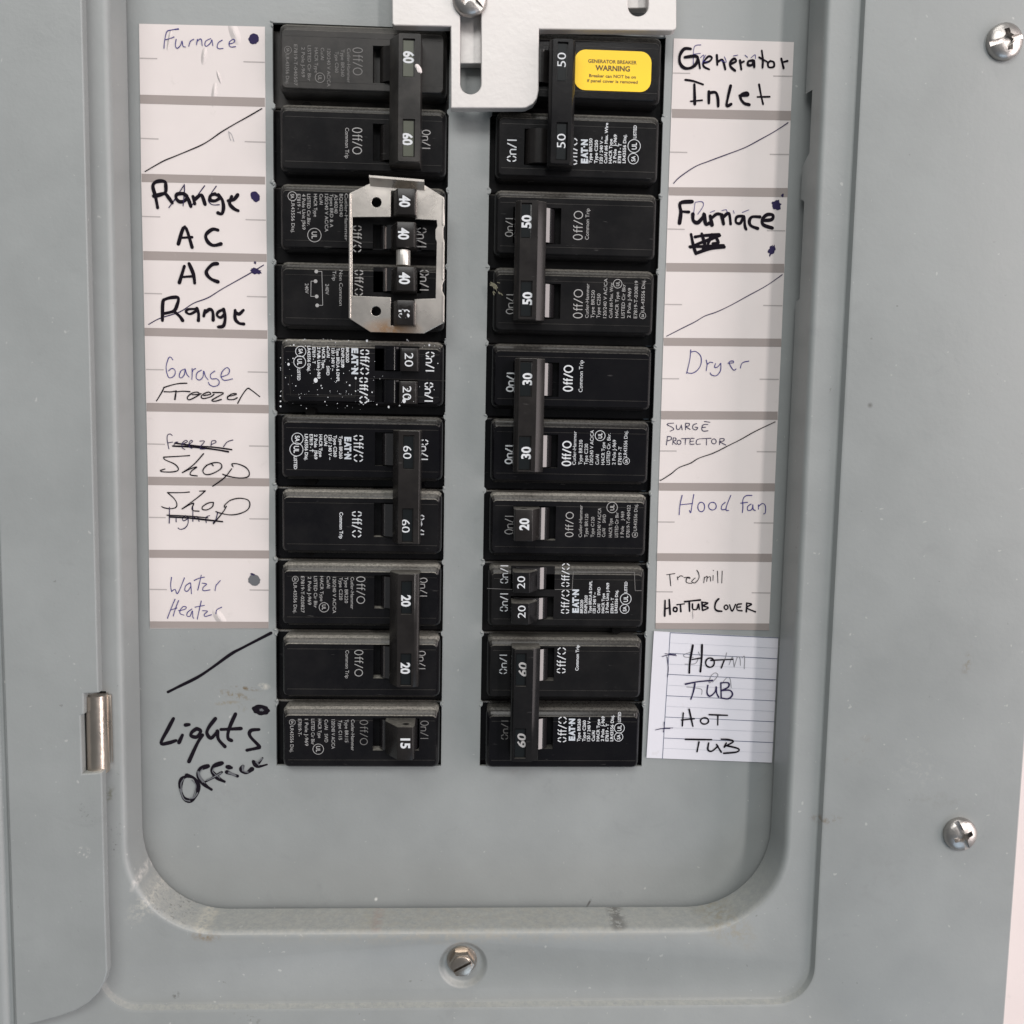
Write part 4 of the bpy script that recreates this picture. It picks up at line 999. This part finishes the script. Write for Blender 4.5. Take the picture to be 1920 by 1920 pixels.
write('handwriting', ZB, [[(345, 430), (320, 300), (290, 190), (310, 140), (370, 120), (430, 130), (440, 180), (435, 250), (380, 280), (300, 295)], [(300, 295), (420, 265), (470, 310), (515, 375)],
    [(640, 265), (570, 275), (560, 320), (600, 360), (660, 350), (685, 300), (640, 265)], [(660, 270), (700, 330), (730, 415)], [(755, 300), (775, 385)], [(770, 340), (830, 290), (860, 290), (895, 390)],
    [(1010, 270), (960, 290), (955, 340), (1010, 350), (1060, 320), (1050, 290), (1000, 272)], [(1050, 280), (1095, 340), (1110, 430), (1090, 500), (1045, 490)], [(1165, 350), (1230, 335), (1275, 280)], [(1205, 300), (1180, 380), (1230, 440), (1280, 465)]], 37, PEN_BLACK, ll, W_, 'the word Range in thick black marker')
write('handwriting', ZB, [[(475, 430), (540, 340), (650, 170)], [(655, 160), (655, 260), (640, 410)], [(730, 430), (800, 300), (890, 175)], [(1025, 180), (950, 290), (935, 350), (980, 395), (1060, 395)]], 11, PEN_NAVY, ll, W_)
inkdot('ink_dot', ZB, 1478, 300, 48, 66, PEN_NAVY, ll, W_, -.5)
write('handwriting', ZB, [[(585, 850), (660, 650), (745, 890)], (28, [(610, 780), (745, 772)]), [(1045, 690), (985, 680), (915, 730), (905, 780), (940, 840), (1000, 868), (1080, 850)]], 38, PEN_BLACK, ll, W_, 'upper letters A C in black marker')
write('handwriting', ZB, [[(597, 1300), (655, 1110)], [(710, 1080), (760, 1200), (775, 1305)], (28, [(625, 1235), (770, 1225)]), [(1040, 1080), (980, 1090), (915, 1160), (920, 1210), (970, 1260), (1045, 1290)]], 38, PEN_BLACK, ll, W_, 'lower letters A C in black marker')
inkdot('ink_dot', ZB, 1485, 1168, 66, 34, PEN_NAVY, ll, W_, .2, .25); inkdot('ink_dot', ZB, 1475, 1068, 14, 16, PEN_NAVY, ll, W_, 0, .3)
write('handwriting', ZB, [[(240, 1785), (370, 1715), (600, 1640), (760, 1540), (930, 1475), (1100, 1370), (1420, 1190), (1575, 1095)]], 11, PEN_NAVY, ll, W_, 'thin diagonal line')
write('handwriting', ZB, [[(400, 1740), (405, 1530), (440, 1490), (530, 1470), (585, 1480), (570, 1560), (530, 1630), (410, 1660)], [(530, 1630), (600, 1690), (635, 1740)], (28, [(790, 1605), (700, 1610), (675, 1640), (720, 1665), (790, 1630)]), [(800, 1600), (820, 1660), (818, 1740)],
    (30, [(880, 1690), (895, 1620)]), [(895, 1650), (950, 1610), (985, 1640), (990, 1735)], (30, [(1110, 1610), (1050, 1640), (1035, 1680), (1080, 1705), (1125, 1660)]), [(1110, 1610), (1130, 1700), (1110, 1800), (1050, 1815)],
    [(1245, 1640), (1290, 1665), (1340, 1620)], [(1245, 1620), (1245, 1720), (1290, 1770), (1345, 1780)]], 36, PEN_BLACK, ll, W_, 'the word Range in black marker under a thin line')
write('handwriting', ZC, [[(520, 400), (500, 372), (475, 375), (448, 450), (445, 520), (470, 600), (510, 605), (545, 570), (545, 520), (510, 500), (470, 530)], [(665, 505), (615, 530), (595, 590), (620, 610), (655, 570), (665, 510), (680, 560), (710, 600)],
    [(745, 500), (745, 570), (742, 630)], [(745, 550), (760, 515), (785, 502)], [(855, 520), (805, 550), (793, 610), (830, 635), (870, 600), (880, 530), (900, 590), (930, 630)], [(1010, 530), (960, 570), (970, 620), (1030, 620), (1060, 650), (1050, 690), (1000, 710), (950, 690), (935, 660)],
    [(1080, 600), (1160, 570), (1180, 520), (1150, 490), (1100, 530), (1080, 590), (1110, 635), (1160, 635), (1215, 620)]], 9, PEN_BLUE, ll, W_, 'the word Garage in blue pen')
write('handwriting', ZC, [[(330, 878), (385, 790), (420, 720)], [(415, 722), (520, 690), (600, 675), (685, 672)], [(420, 770), (500, 772), (560, 762)], (16, [(560, 760), (545, 860)]), [(575, 770), (640, 765), (720, 770)], [(745, 805), (825, 800), (805, 775), (740, 790), (690, 835), (710, 865), (790, 830), (850, 790)],
    [(880, 815), (960, 800), (940, 775), (880, 795), (850, 830), (880, 850), (960, 830), (1000, 800)], [(985, 780), (1110, 785), (1040, 830), (975, 870), (1010, 882), (1085, 860)], [(1160, 825), (1235, 810), (1260, 795), (1210, 795), (1160, 830), (1165, 860), (1230, 860), (1270, 840)], [(1275, 905), (1320, 820), (1385, 735), (1430, 750), (1530, 828)]], 13, PEN_BLACK, ll, W_, 'the word Freezer in black pen')
write('handwriting', ZC, [[(475, 1435), (455, 1330), (460, 1275), (490, 1262), (515, 1280)], [(465, 1365), (520, 1355)], [(530, 1400), (550, 1360), (580, 1355)], [(630, 1380), (690, 1350), (670, 1335), (630, 1370), (630, 1420), (660, 1440)], [(710, 1380), (750, 1350), (735, 1335), (710, 1365), (715, 1410), (745, 1430)],
    [(835, 1345), (890, 1345), (850, 1400), (840, 1435), (895, 1435)], [(965, 1385), (1020, 1360), (1015, 1340), (975, 1345), (965, 1400)], [(1110, 1410), (1130, 1380), (1160, 1350), (1220, 1330)]], 9, PEN_NAVY, ll, W_, 'struck-out word Freezer')
write('handwriting', ZC, [(16, [(545, 1368), (800, 1400), (1000, 1415), (1205, 1443)]), (20, [(520, 1402), (760, 1412), (1000, 1440), (1165, 1468)])], 16, PEN_BLACK, ll, W_ + .04, 'strike-out')
write('handwriting', ZC, [[(715, 1512), (600, 1520), (415, 1530)], [(415, 1530), (430, 1560), (540, 1610), (585, 1660), (570, 1690), (500, 1703), (400, 1700), (380, 1685), (430, 1668)], [(878, 1490), (760, 1620), (632, 1710)], [(640, 1705), (740, 1660), (800, 1645), (740, 1690), (725, 1735), (805, 1748)],
    [(990, 1630), (960, 1605), (900, 1640), (870, 1690), (900, 1730), (970, 1725), (1060, 1680), (1090, 1640), (1070, 1600), (1000, 1595), (910, 1625)], [(1220, 1640), (1210, 1608), (1280, 1610), (1370, 1650), (1410, 1710), (1390, 1760), (1300, 1772), (1180, 1755), (1100, 1728)], [(1205, 1665), (1120, 1770), (985, 1868)]], 13, PEN_BLACK, ll, W_, 'upper word Shop in black pen')
write('handwriting', ZD, [[(690, 255), (600, 262), (445, 262)], [(445, 262), (520, 330), (550, 390), (535, 430), (470, 443), (400, 430), (380, 418)], [(805, 245), (870, 242)], [(870, 242), (780, 320), (608, 445)], [(608, 445), (690, 400), (740, 380), (720, 440), (740, 465), (800, 470)],
    [(960, 370), (900, 380), (840, 420), (840, 450), (890, 455), (950, 420), (962, 372)], [(1085, 425), (1095, 395), (1160, 345), (1260, 325), (1350, 345), (1372, 400), (1340, 460), (1250, 500), (1150, 512), (1050, 495), (990, 475)], [(1108, 415), (1070, 480), (962, 612)]], 12, PEN_BLACK, ll, W_, 'lower word Shop in black pen')
write('handwriting', ZD, [[(468, 425), (465, 605)], [(540, 540), (542, 590)], [(650, 520), (615, 550), (625, 580), (665, 560)], [(675, 540), (675, 610), (640, 660), (590, 675), (565, 660)], [(730, 430), (730, 585)], [(735, 550), (780, 530), (800, 585)], [(880, 600), (880, 540), (920, 520)], [(1010, 480), (990, 560), (960, 600)]], 10, PEN_NAVY, ll, W_, 'struck-out word lights')
write('handwriting', ZD, [(13, [(440, 515), (700, 528), (900, 545)]), (18, [(470, 535), (700, 548), (900, 570), (1065, 588)])], 14, PEN_BLACK, ll, W_ + .04, 'strike-out')
write('handwriting', ZD, [[(490, 1215), (480, 1300), (490, 1375)], [(490, 1375), (530, 1350), (555, 1400), (600, 1310), (635, 1220)], [(700, 1275), (650, 1310), (640, 1360), (670, 1370), (705, 1320), (705, 1280), (715, 1400)], [(825, 1190), (800, 1300), (785, 1360)], [(745, 1250), (800, 1225), (860, 1212)], [(835, 1280), (885, 1290), (845, 1330), (850, 1365), (925, 1355)],
    [(980, 1365), (990, 1310), (1005, 1290), (1040, 1250)]], 9, PEN_BLUE, ll, W_, 'the word Water in blue pen')
write('handwriting', ZD, [[(530, 1460), (480, 1580), (445, 1675)], [(570, 1475), (530, 1580), (510, 1650)], [(475, 1585), (550, 1560)], [(570, 1590), (640, 1575), (655, 1550), (620, 1545), (585, 1590), (590, 1625), (630, 1640)], [(720, 1570), (670, 1610), (665, 1650), (700, 1650), (725, 1590), (730, 1660), (740, 1675)],
    [(825, 1480), (800, 1590), (780, 1685)], [(755, 1550), (860, 1530)], [(840, 1590), (895, 1595), (860, 1630), (870, 1655), (940, 1635)], [(990, 1625), (1000, 1580), (1055, 1550)]], 9, PEN_BLUE, ll, W_, 'the word Heater in blue pen')
inkdot('ink_dot', ZD, 1420, 1245, 68, 66, PEN_FADE, ll, W_, .5, .1); inkdot('ink_dot', ZD, 1400, 1180, 24, 12, PEN_NAVY, ll, W_ + .05, .2, .3)

ZFf, ZG, ZH, ZI_ = (1220, 50, 6.0), (1220, 340, 6.0), (1200, 620, 6.0), (1200, 890, 6.193)
RB = [bq(ZFf, 925, 1025, 948, 1055, 238, 1578), bq(ZG, 65, 158, 75, 178, 203, 1541), bq(ZG, 918, 1015, 928, 1028, 175, 1502), bq(ZG, 1760, 1850, 1770, 1862, 146, 1470),
      bq(ZH, 903, 998, 910, 1003, 236, 1549), bq(ZH, 1712, 1800, 1717, 1808, 213, 1517), bq(ZI_, 912, 1002, 918, 1015, 196, 1531), bq(ZI_, 1722, 1790, 1728, 1808, 180, 1500)]
RT = [(z_(ZFf, 250, 522), z_(ZFf, 445, 525)), (z_(ZFf, 1378, 555), z_(ZFf, 1594, 558)), (z_(ZFf, 220, 1411), z_(ZFf, 413, 1415)), (z_(ZFf, 1340, 1436), z_(ZFf, 1556, 1438)),
      (z_(ZG, 190, 536), z_(ZG, 383, 540)), (z_(ZG, 1308, 553), z_(ZG, 1514, 556)), (z_(ZG, 160, 1384), z_(ZG, 352, 1387)), (z_(ZG, 1266, 1396), z_(ZG, 1482, 1399)),
      (z_(ZH, 248, 540), z_(ZH, 440, 541)), (z_(ZH, 1346, 546), z_(ZH, 1562, 548)), (z_(ZH, 223, 1353), z_(ZH, 412, 1354)), (z_(ZH, 1314, 1361), z_(ZH, 1532, 1363)),
      (z_(ZI_, 205, 549), z_(ZI_, 402, 551)), (z_(ZI_, 1322, 559), z_(ZI_, 1548, 562)), (z_(ZI_, 190, 1359), z_(ZI_, 380, 1361)), (z_(ZI_, 1296, 1371), z_(ZI_, 1520, 1374))]
rl = strip('index_label', 'paper index strip right of the breakers, Generator Inlet down to hot tub cover',
    [(1263.5, 72), (1253.7, 350), (1244, 634), (1235.5, 905), (1229, 1179)], [(1488.7, 79), (1477, 352), (1465.3, 635), (1453, 906), (1441.8, 1182)], RB, RT)
write('handwriting', ZFf, [[(450, 250), (380, 250), (330, 320), (330, 410), (380, 465), (450, 465), (510, 420), (530, 350), (490, 332), (385, 345)], (20, [(540, 370), (555, 470)]), (22, [(590, 410), (660, 390), (690, 350), (650, 335), (595, 400), (600, 450), (660, 480)]), (24, [(745, 320), (750, 430)]), (24, [(750, 400), (800, 370), (820, 400), (840, 480)]),
    (26, [(900, 420), (960, 390), (940, 360), (895, 400), (900, 450), (950, 495)]), (26, [(1005, 380), (1020, 480)]), (20, [(1010, 410), (1050, 390)]), (26, [(1150, 380), (1100, 390), (1095, 430), (1140, 430), (1160, 380), (1165, 455)]), (22, [(1250, 270), (1262, 370), (1258, 460)]), (18, [(1220, 345), (1310, 395)]),
    (22, [(1350, 385), (1320, 410), (1330, 455), (1385, 450), (1385, 400), (1345, 385)]), (26, [(1470, 360), (1495, 465)]), (20, [(1480, 400), (1540, 385)])], 32, PEN_BLACK, rl, W_, 'the word Generator in black marker')
write('handwriting', ZFf, [[(565, 205), (490, 230), (480, 420)], [(480, 310), (560, 300)], [(620, 320), (590, 380), (640, 400)], [(830, 340), (850, 400), (790, 380)], [(930, 330), (980, 320)], [(1060, 320), (1090, 345)], [(1130, 350), (1175, 315), (1178, 360)], [(560, 350), (600, 320), (580, 420)]], 7, PEN_BLUE, rl, W_)
write('handwriting', ZFf, [(22, [(390, 598), (480, 612), (590, 650)]), [(492, 650), (497, 870)], (18, [(450, 840), (580, 828)]), [(655, 730), (655, 860)], [(665, 745), (730, 740), (755, 800), (760, 895)], [(900, 665), (870, 790), (855, 890), (905, 872)], [(1000, 775), (1090, 770), (1080, 742), (1030, 760), (1010, 800), (1050, 860), (1110, 878)], (22, [(1220, 650), (1240, 760), (1265, 870)]), (18, [(1200, 790), (1340, 788)])], 30, PEN_BLACK, rl, W_, 'the word Inlet in black marker')
write('handwriting', ZFf, [[(258, 1762), (330, 1690), (500, 1575), (650, 1515), (850, 1440), (1060, 1360), (1230, 1270), (1400, 1175), (1545, 1080)]], 10, PEN_NAVY, rl, W_, 'thin diagonal line')
write('handwriting', ZG, [[(325, 470), (340, 350), (335, 245), (465, 228)], (30, [(350, 340), (430, 345)]), [(475, 370), (480, 440), (530, 465), (590, 400), (600, 370), (620, 480), (660, 470)], [(670, 390), (690, 490)], (32, [(680, 420), (740, 370), (790, 370)]), [(800, 380), (820, 480)], (34, [(820, 400), (880, 360), (900, 480)]),
    (30, [(1040, 390), (970, 400), (960, 460), (1010, 470), (1050, 390), (1060, 500), (1075, 540)]), (34, [(1230, 400), (1140, 400), (1110, 450), (1130, 500), (1205, 530)]), (36, [(1260, 440), (1360, 430), (1375, 380), (1310, 375), (1255, 430), (1270, 490), (1370, 525)])], 40, PEN_BLACK, rl, W_, 'the word Furnace written thickly over an older word')
write('handwriting', ZG, [[(500, 240), (485, 350)], [(500, 235), (580, 230), (590, 280), (530, 370)], [(670, 350), (720, 330)], [(800, 330), (850, 320), (860, 350)], [(930, 330), (940, 360)], [(1030, 350), (1105, 320)]], 7, PEN_BLUE, rl, W_)
write('handwriting', ZG, [[(455, 595), (480, 720), (510, 815)], [(450, 740), (540, 700), (700, 640)], [(500, 625), (600, 610), (770, 600)], [(575, 590), (610, 720), (590, 760)], [(690, 600), (650, 690), (640, 750)], [(720, 600), (760, 690), (700, 700)], [(510, 810), (660, 760), (830, 740)], [(440, 735), (700, 730), (820, 722)], [(780, 610), (690, 640)]], 34, PEN_BLACK, rl, W_, 'blacked-out scribble')
for a in ((1412, 268, 52, 58, .1), (1485, 155, 14, 22, .2), (1362, 775, 36, 62, .2)): inkdot('ink_dot', ZG, a[0], a[1], a[2], a[3], PEN_NAVY, rl, W_, a[4], .28)
write('handwriting', ZG, [[(180, 1742), (350, 1655), (500, 1580), (610, 1515), (740, 1470), (900, 1395), (1100, 1285), (1300, 1175), (1480, 1050)]], 9, PEN_NAVY, rl, W_, 'thin diagonal line')
write('handwriting', ZH, [[(572, 215), (560, 330), (525, 480)], [(572, 240), (630, 235), (685, 290), (685, 380), (640, 450), (580, 480), (525, 470)], [(745, 330), (755, 380), (745, 450)], [(755, 380), (790, 355), (820, 360)], [(850, 370), (840, 410), (870, 410), (905, 370)], [(910, 365), (905, 450), (860, 505), (810, 500), (790, 475)],
    [(990, 365), (1050, 360), (1045, 340), (1005, 350), (1015, 390), (1040, 430), (1060, 445), (1080, 430)], [(1130, 420), (1140, 380), (1165, 355), (1225, 342)]], 9, PEN_BLUE, rl, W_, 'the word Dryer in blue pen')
write('handwriting', ZH, [[(380, 1040), (320, 1045), (308, 1060), (360, 1085), (380, 1110), (340, 1130)], [(410, 1060), (415, 1105), (440, 1110), (465, 1070)], [(465, 1060), (475, 1115)], [(515, 1040), (512, 1115)], [(515, 1040), (555, 1045), (550, 1070), (520, 1080), (565, 1110)], [(640, 1045), (600, 1060), (595, 1100), (630, 1115), (650, 1090), (620, 1085)],
    [(765, 1055), (710, 1060), (695, 1110), (720, 1130), (765, 1125)], [(700, 1090), (740, 1085)], [(725, 1022), (788, 1030)],
    [(310, 1190), (298, 1285)], [(310, 1190), (350, 1195), (350, 1225), (305, 1240)], [(375, 1205), (368, 1280)], [(375, 1205), (405, 1210), (400, 1235), (372, 1245), (410, 1280)], EL(440, 1255, 22, 24), [(465, 1215), (555, 1212)], [(515, 1215), (508, 1280)], [(610, 1212), (570, 1215), (565, 1275), (610, 1275)], [(568, 1245), (600, 1243)],
    [(680, 1215), (640, 1230), (635, 1275), (680, 1275)], [(690, 1215), (800, 1210)], [(750, 1215), (748, 1285)], EL(832, 1245, 26, 28), [(900, 1215), (895, 1280)], [(900, 1215), (945, 1215), (940, 1240), (900, 1250), (965, 1285)]], 8.5, PEN_NAVY, rl, W_, 'the words SURGE PROTECTOR in small capitals')
write('handwriting', ZH, [[(225, 1680), (240, 1680), (350, 1610), (440, 1540), (570, 1490), (660, 1435), (830, 1375), (1000, 1290), (1130, 1225), (1300, 1130), (1520, 1025)]], 10, PEN_BLACK, rl, W_, 'thin diagonal line')
write('handwriting', ZI_, [[(490, 240), (465, 350), (455, 465)], [(625, 230), (605, 350), (590, 440), (575, 415)], [(465, 350), (610, 335)], EL(712, 375, 40, 55), EL(842, 365, 45, 45), [(990, 320), (950, 360), (950, 405), (1000, 400)], [(1055, 240), (1010, 350), (1000, 410), (1030, 415)], [(1300, 240), (1230, 245), (1195, 290), (1195, 380), (1188, 440)], [(1170, 330), (1250, 320)],
    [(1290, 340), (1250, 370), (1255, 415), (1300, 400), (1310, 345), (1315, 400), (1340, 415)], [(1375, 350), (1375, 400)], [(1375, 370), (1420, 335), (1455, 360), (1455, 440), (1435, 455)]], 10, PEN_BLUE, rl, W_, 'the words Hood fan in blue pen')
write('handwriting', ZI_, [[(310, 1162), (405, 1148)], [(345, 1155), (358, 1290)], [(435, 1185), (440, 1220)], [(438, 1200), (470, 1175), (500, 1180)], [(510, 1195), (570, 1190), (580, 1205), (545, 1200), (540, 1250), (600, 1262)], [(640, 1200), (600, 1240), (640, 1255), (685, 1200), (680, 1140), (660, 1110)], [(750, 1190), (740, 1255)], [(755, 1195), (780, 1180), (775, 1240)], [(780, 1200), (815, 1185), (820, 1235)],
    [(850, 1170), (848, 1230)], [(900, 1120), (905, 1255)], [(955, 1120), (950, 1258)], [(850, 1110), (854, 1113)]], 9, PEN_BLACK, rl, W_, 'the word Tredmill in thin black pen')
write('handwriting', ZI_, [[(292, 1460), (287, 1640)], [(340, 1450), (350, 1620)], (16, [(290, 1560), (350, 1540)]), EL(410, 1565, 22, 25), (16, [(430, 1510), (515, 1500)]), [(470, 1510), (475, 1590)], [(520, 1475), (600, 1465), (700, 1455)], [(572, 1470), (576, 1585)], (18, [(610, 1500), (615, 1560), (660, 1560), (680, 1500), (690, 1565)]), [(720, 1480), (725, 1570)], (18, [(720, 1480), (790, 1490), (735, 1520), (795, 1545), (730, 1575)]),
    [(915, 1440), (880, 1480), (870, 1550), (900, 1580), (950, 1585)], (17, EL(1000, 1540, 22, 25)), (17, [(1040, 1510), (1070, 1585), (1110, 1505)]), (17, [(1180, 1500), (1130, 1510), (1130, 1570), (1185, 1580)]), (15, [(1130, 1540), (1170, 1535)]), [(1240, 1490), (1235, 1590)], (18, [(1240, 1490), (1295, 1505), (1240, 1545), (1340, 1592)])], 21, PEN_BLACK, rl, W_, 'the words HOT TUB COVER in black capitals')

# ---- lined note
ZJ = (1200, 1160, 6.4); zn = .62
note = thing('lined_note', P(1335, 1310, 0), 'piece of lined notepaper reading HOT TUB twice, stuck below the right index strip', 'note')
crn = [z_(ZJ, 168, 152), z_(ZJ, 78, 1670), z_(ZJ, 1583, 1728), z_(ZJ, 1660, 232)]
bm = new(); G = []
for j in range(17):
    v = j / 16; row = []
    for i in range(17):
        u = i / 16; ax = crn[0][0] + (crn[1][0] - crn[0][0]) * v; ay = crn[0][1] + (crn[1][1] - crn[0][1]) * v; bx = crn[3][0] + (crn[2][0] - crn[3][0]) * v; by = crn[3][1] + (crn[2][1] - crn[3][1]) * v
        row.append(bm.verts.new(P(ax + (bx - ax) * u, ay + (by - ay) * u, zn)))
    G.append(row)
for j in range(16):
    for i in range(16): bm.faces.new((G[j][i], G[j + 1][i], G[j + 1][i + 1], G[j][i + 1]))
ex = [G[j][0] for j in range(17)] + [G[16][i] for i in range(1, 17)] + [G[j][16] for j in range(15, -1, -1)] + [G[0][i] for i in range(15, 0, -1)]
lo = [bm.verts.new((v.co.x, v.co.y, .1)) for v in ex]
for i in range(len(ex)): j = (i + 1) % len(ex); bm.faces.new((ex[i], lo[i], lo[j], ex[j]))
obj('paper_sheet', bm, M_NOTE, note, 'flat')
for a, b_ in (((363, 168), (1660, 232)), ((355, 415), (1645, 480)), ((340, 667), (1635, 733)), ((322, 925), (1625, 987)), ((305, 1180), (1615, 1237)), ((290, 1432), (1600, 1487)), ((363, 168), (270, 1675))):
    write('ruled_line', ZJ, [[a, b_]], 8, M_RULE, note, zn + .04, vary=.1)
for a, b_ in (((360, 290), (1650, 353)), ((350, 545), (1640, 605)), ((345, 798), (1628, 860)), ((315, 1050), (1619, 1112)), ((300, 1305), (1607, 1360)), ((280, 1555), (1592, 1612))):
    write('ruled_line', ZJ, [[a, b_]], 4, M_RULE2, note, zn + .04, vary=.3)
zz = zn + .18
write('handwriting', ZJ, [[(620, 400), (530, 430), (540, 460), (640, 465)], [(540, 545), (660, 540), (700, 480)], [(1040, 410), (1010, 520)], [(1070, 550), (1110, 460), (1130, 580)], [(1130, 580), (1170, 460), (1200, 480), (1205, 560)], [(1225, 470), (1255, 455), (1250, 600)], [(700, 400), (720, 440)],
    [(870, 740), (830, 770), (850, 690), (900, 650), (935, 680), (870, 760)], [(560, 820), (660, 830), (740, 850), (740, 910)], [(990, 770), (1040, 710), (1080, 720), (1095, 830)]], 9, PENCIL, note, zz - .08, 'faint older pencil letters')
write('handwriting', ZJ, [[(635, 320), (600, 520), (592, 650)], [(745, 315), (740, 480), (725, 635)], (16, [(625, 490), (740, 470)]), (19, EL(840, 527, 52, 56, -2.0, 4.6)), (17, [(850, 500), (1000, 492), (1115, 487)]), (17, [(1010, 500), (975, 590)])], 25, PEN_BLACK, note, zz, 'upper word HOT')
write('handwriting', ZJ, [[(545, 785), (700, 755), (870, 740)], [(660, 780), (640, 880), (612, 965)], [(815, 800), (805, 890), (840, 930), (900, 880), (915, 820)], [(915, 820), (920, 890), (945, 940)], [(970, 770), (975, 950)], [(970, 770), (1060, 770), (1060, 820), (980, 860)], [(980, 860), (1080, 860), (1110, 910), (1060, 960), (970, 950)]], 19, PEN_NAVY, note, zz, 'upper word TUB')
write('handwriting', ZJ, [[(520, 1130), (508, 1285)], [(590, 1085), (635, 1290)], [(500, 1215), (650, 1200)], EL(775, 1227, 48, 38, -2.2, 4.4), [(830, 1152), (1050, 1160)], [(935, 1170), (933, 1275)]], 19, PEN_BLACK, note, zz, 'lower word HOT')
write('handwriting', ZJ, [[(545, 1447), (860, 1452)], [(708, 1480), (685, 1595)], [(825, 1490), (815, 1570), (860, 1590), (935, 1530)], [(920, 1510), (975, 1600)], [(975, 1445), (1060, 1450), (1120, 1475), (1020, 1530)], [(1035, 1490), (1012, 1540)], [(1020, 1520), (1180, 1560), (1160, 1600), (1005, 1615)]], 21, PEN_BLACK, note, zz, 'lower word TUB')
write('handwriting', ZJ, [[(265, 455), (350, 435), (440, 445)], [(300, 420), (430, 430)], [(325, 455), (340, 600), (330, 700)], [(185, 1335), (290, 1315), (395, 1310)], [(240, 1320), (360, 1318)], [(290, 1240), (290, 1300), (280, 1360)]], 9, PEN_NAVY, note, zz, 'pen bracket at the margin')
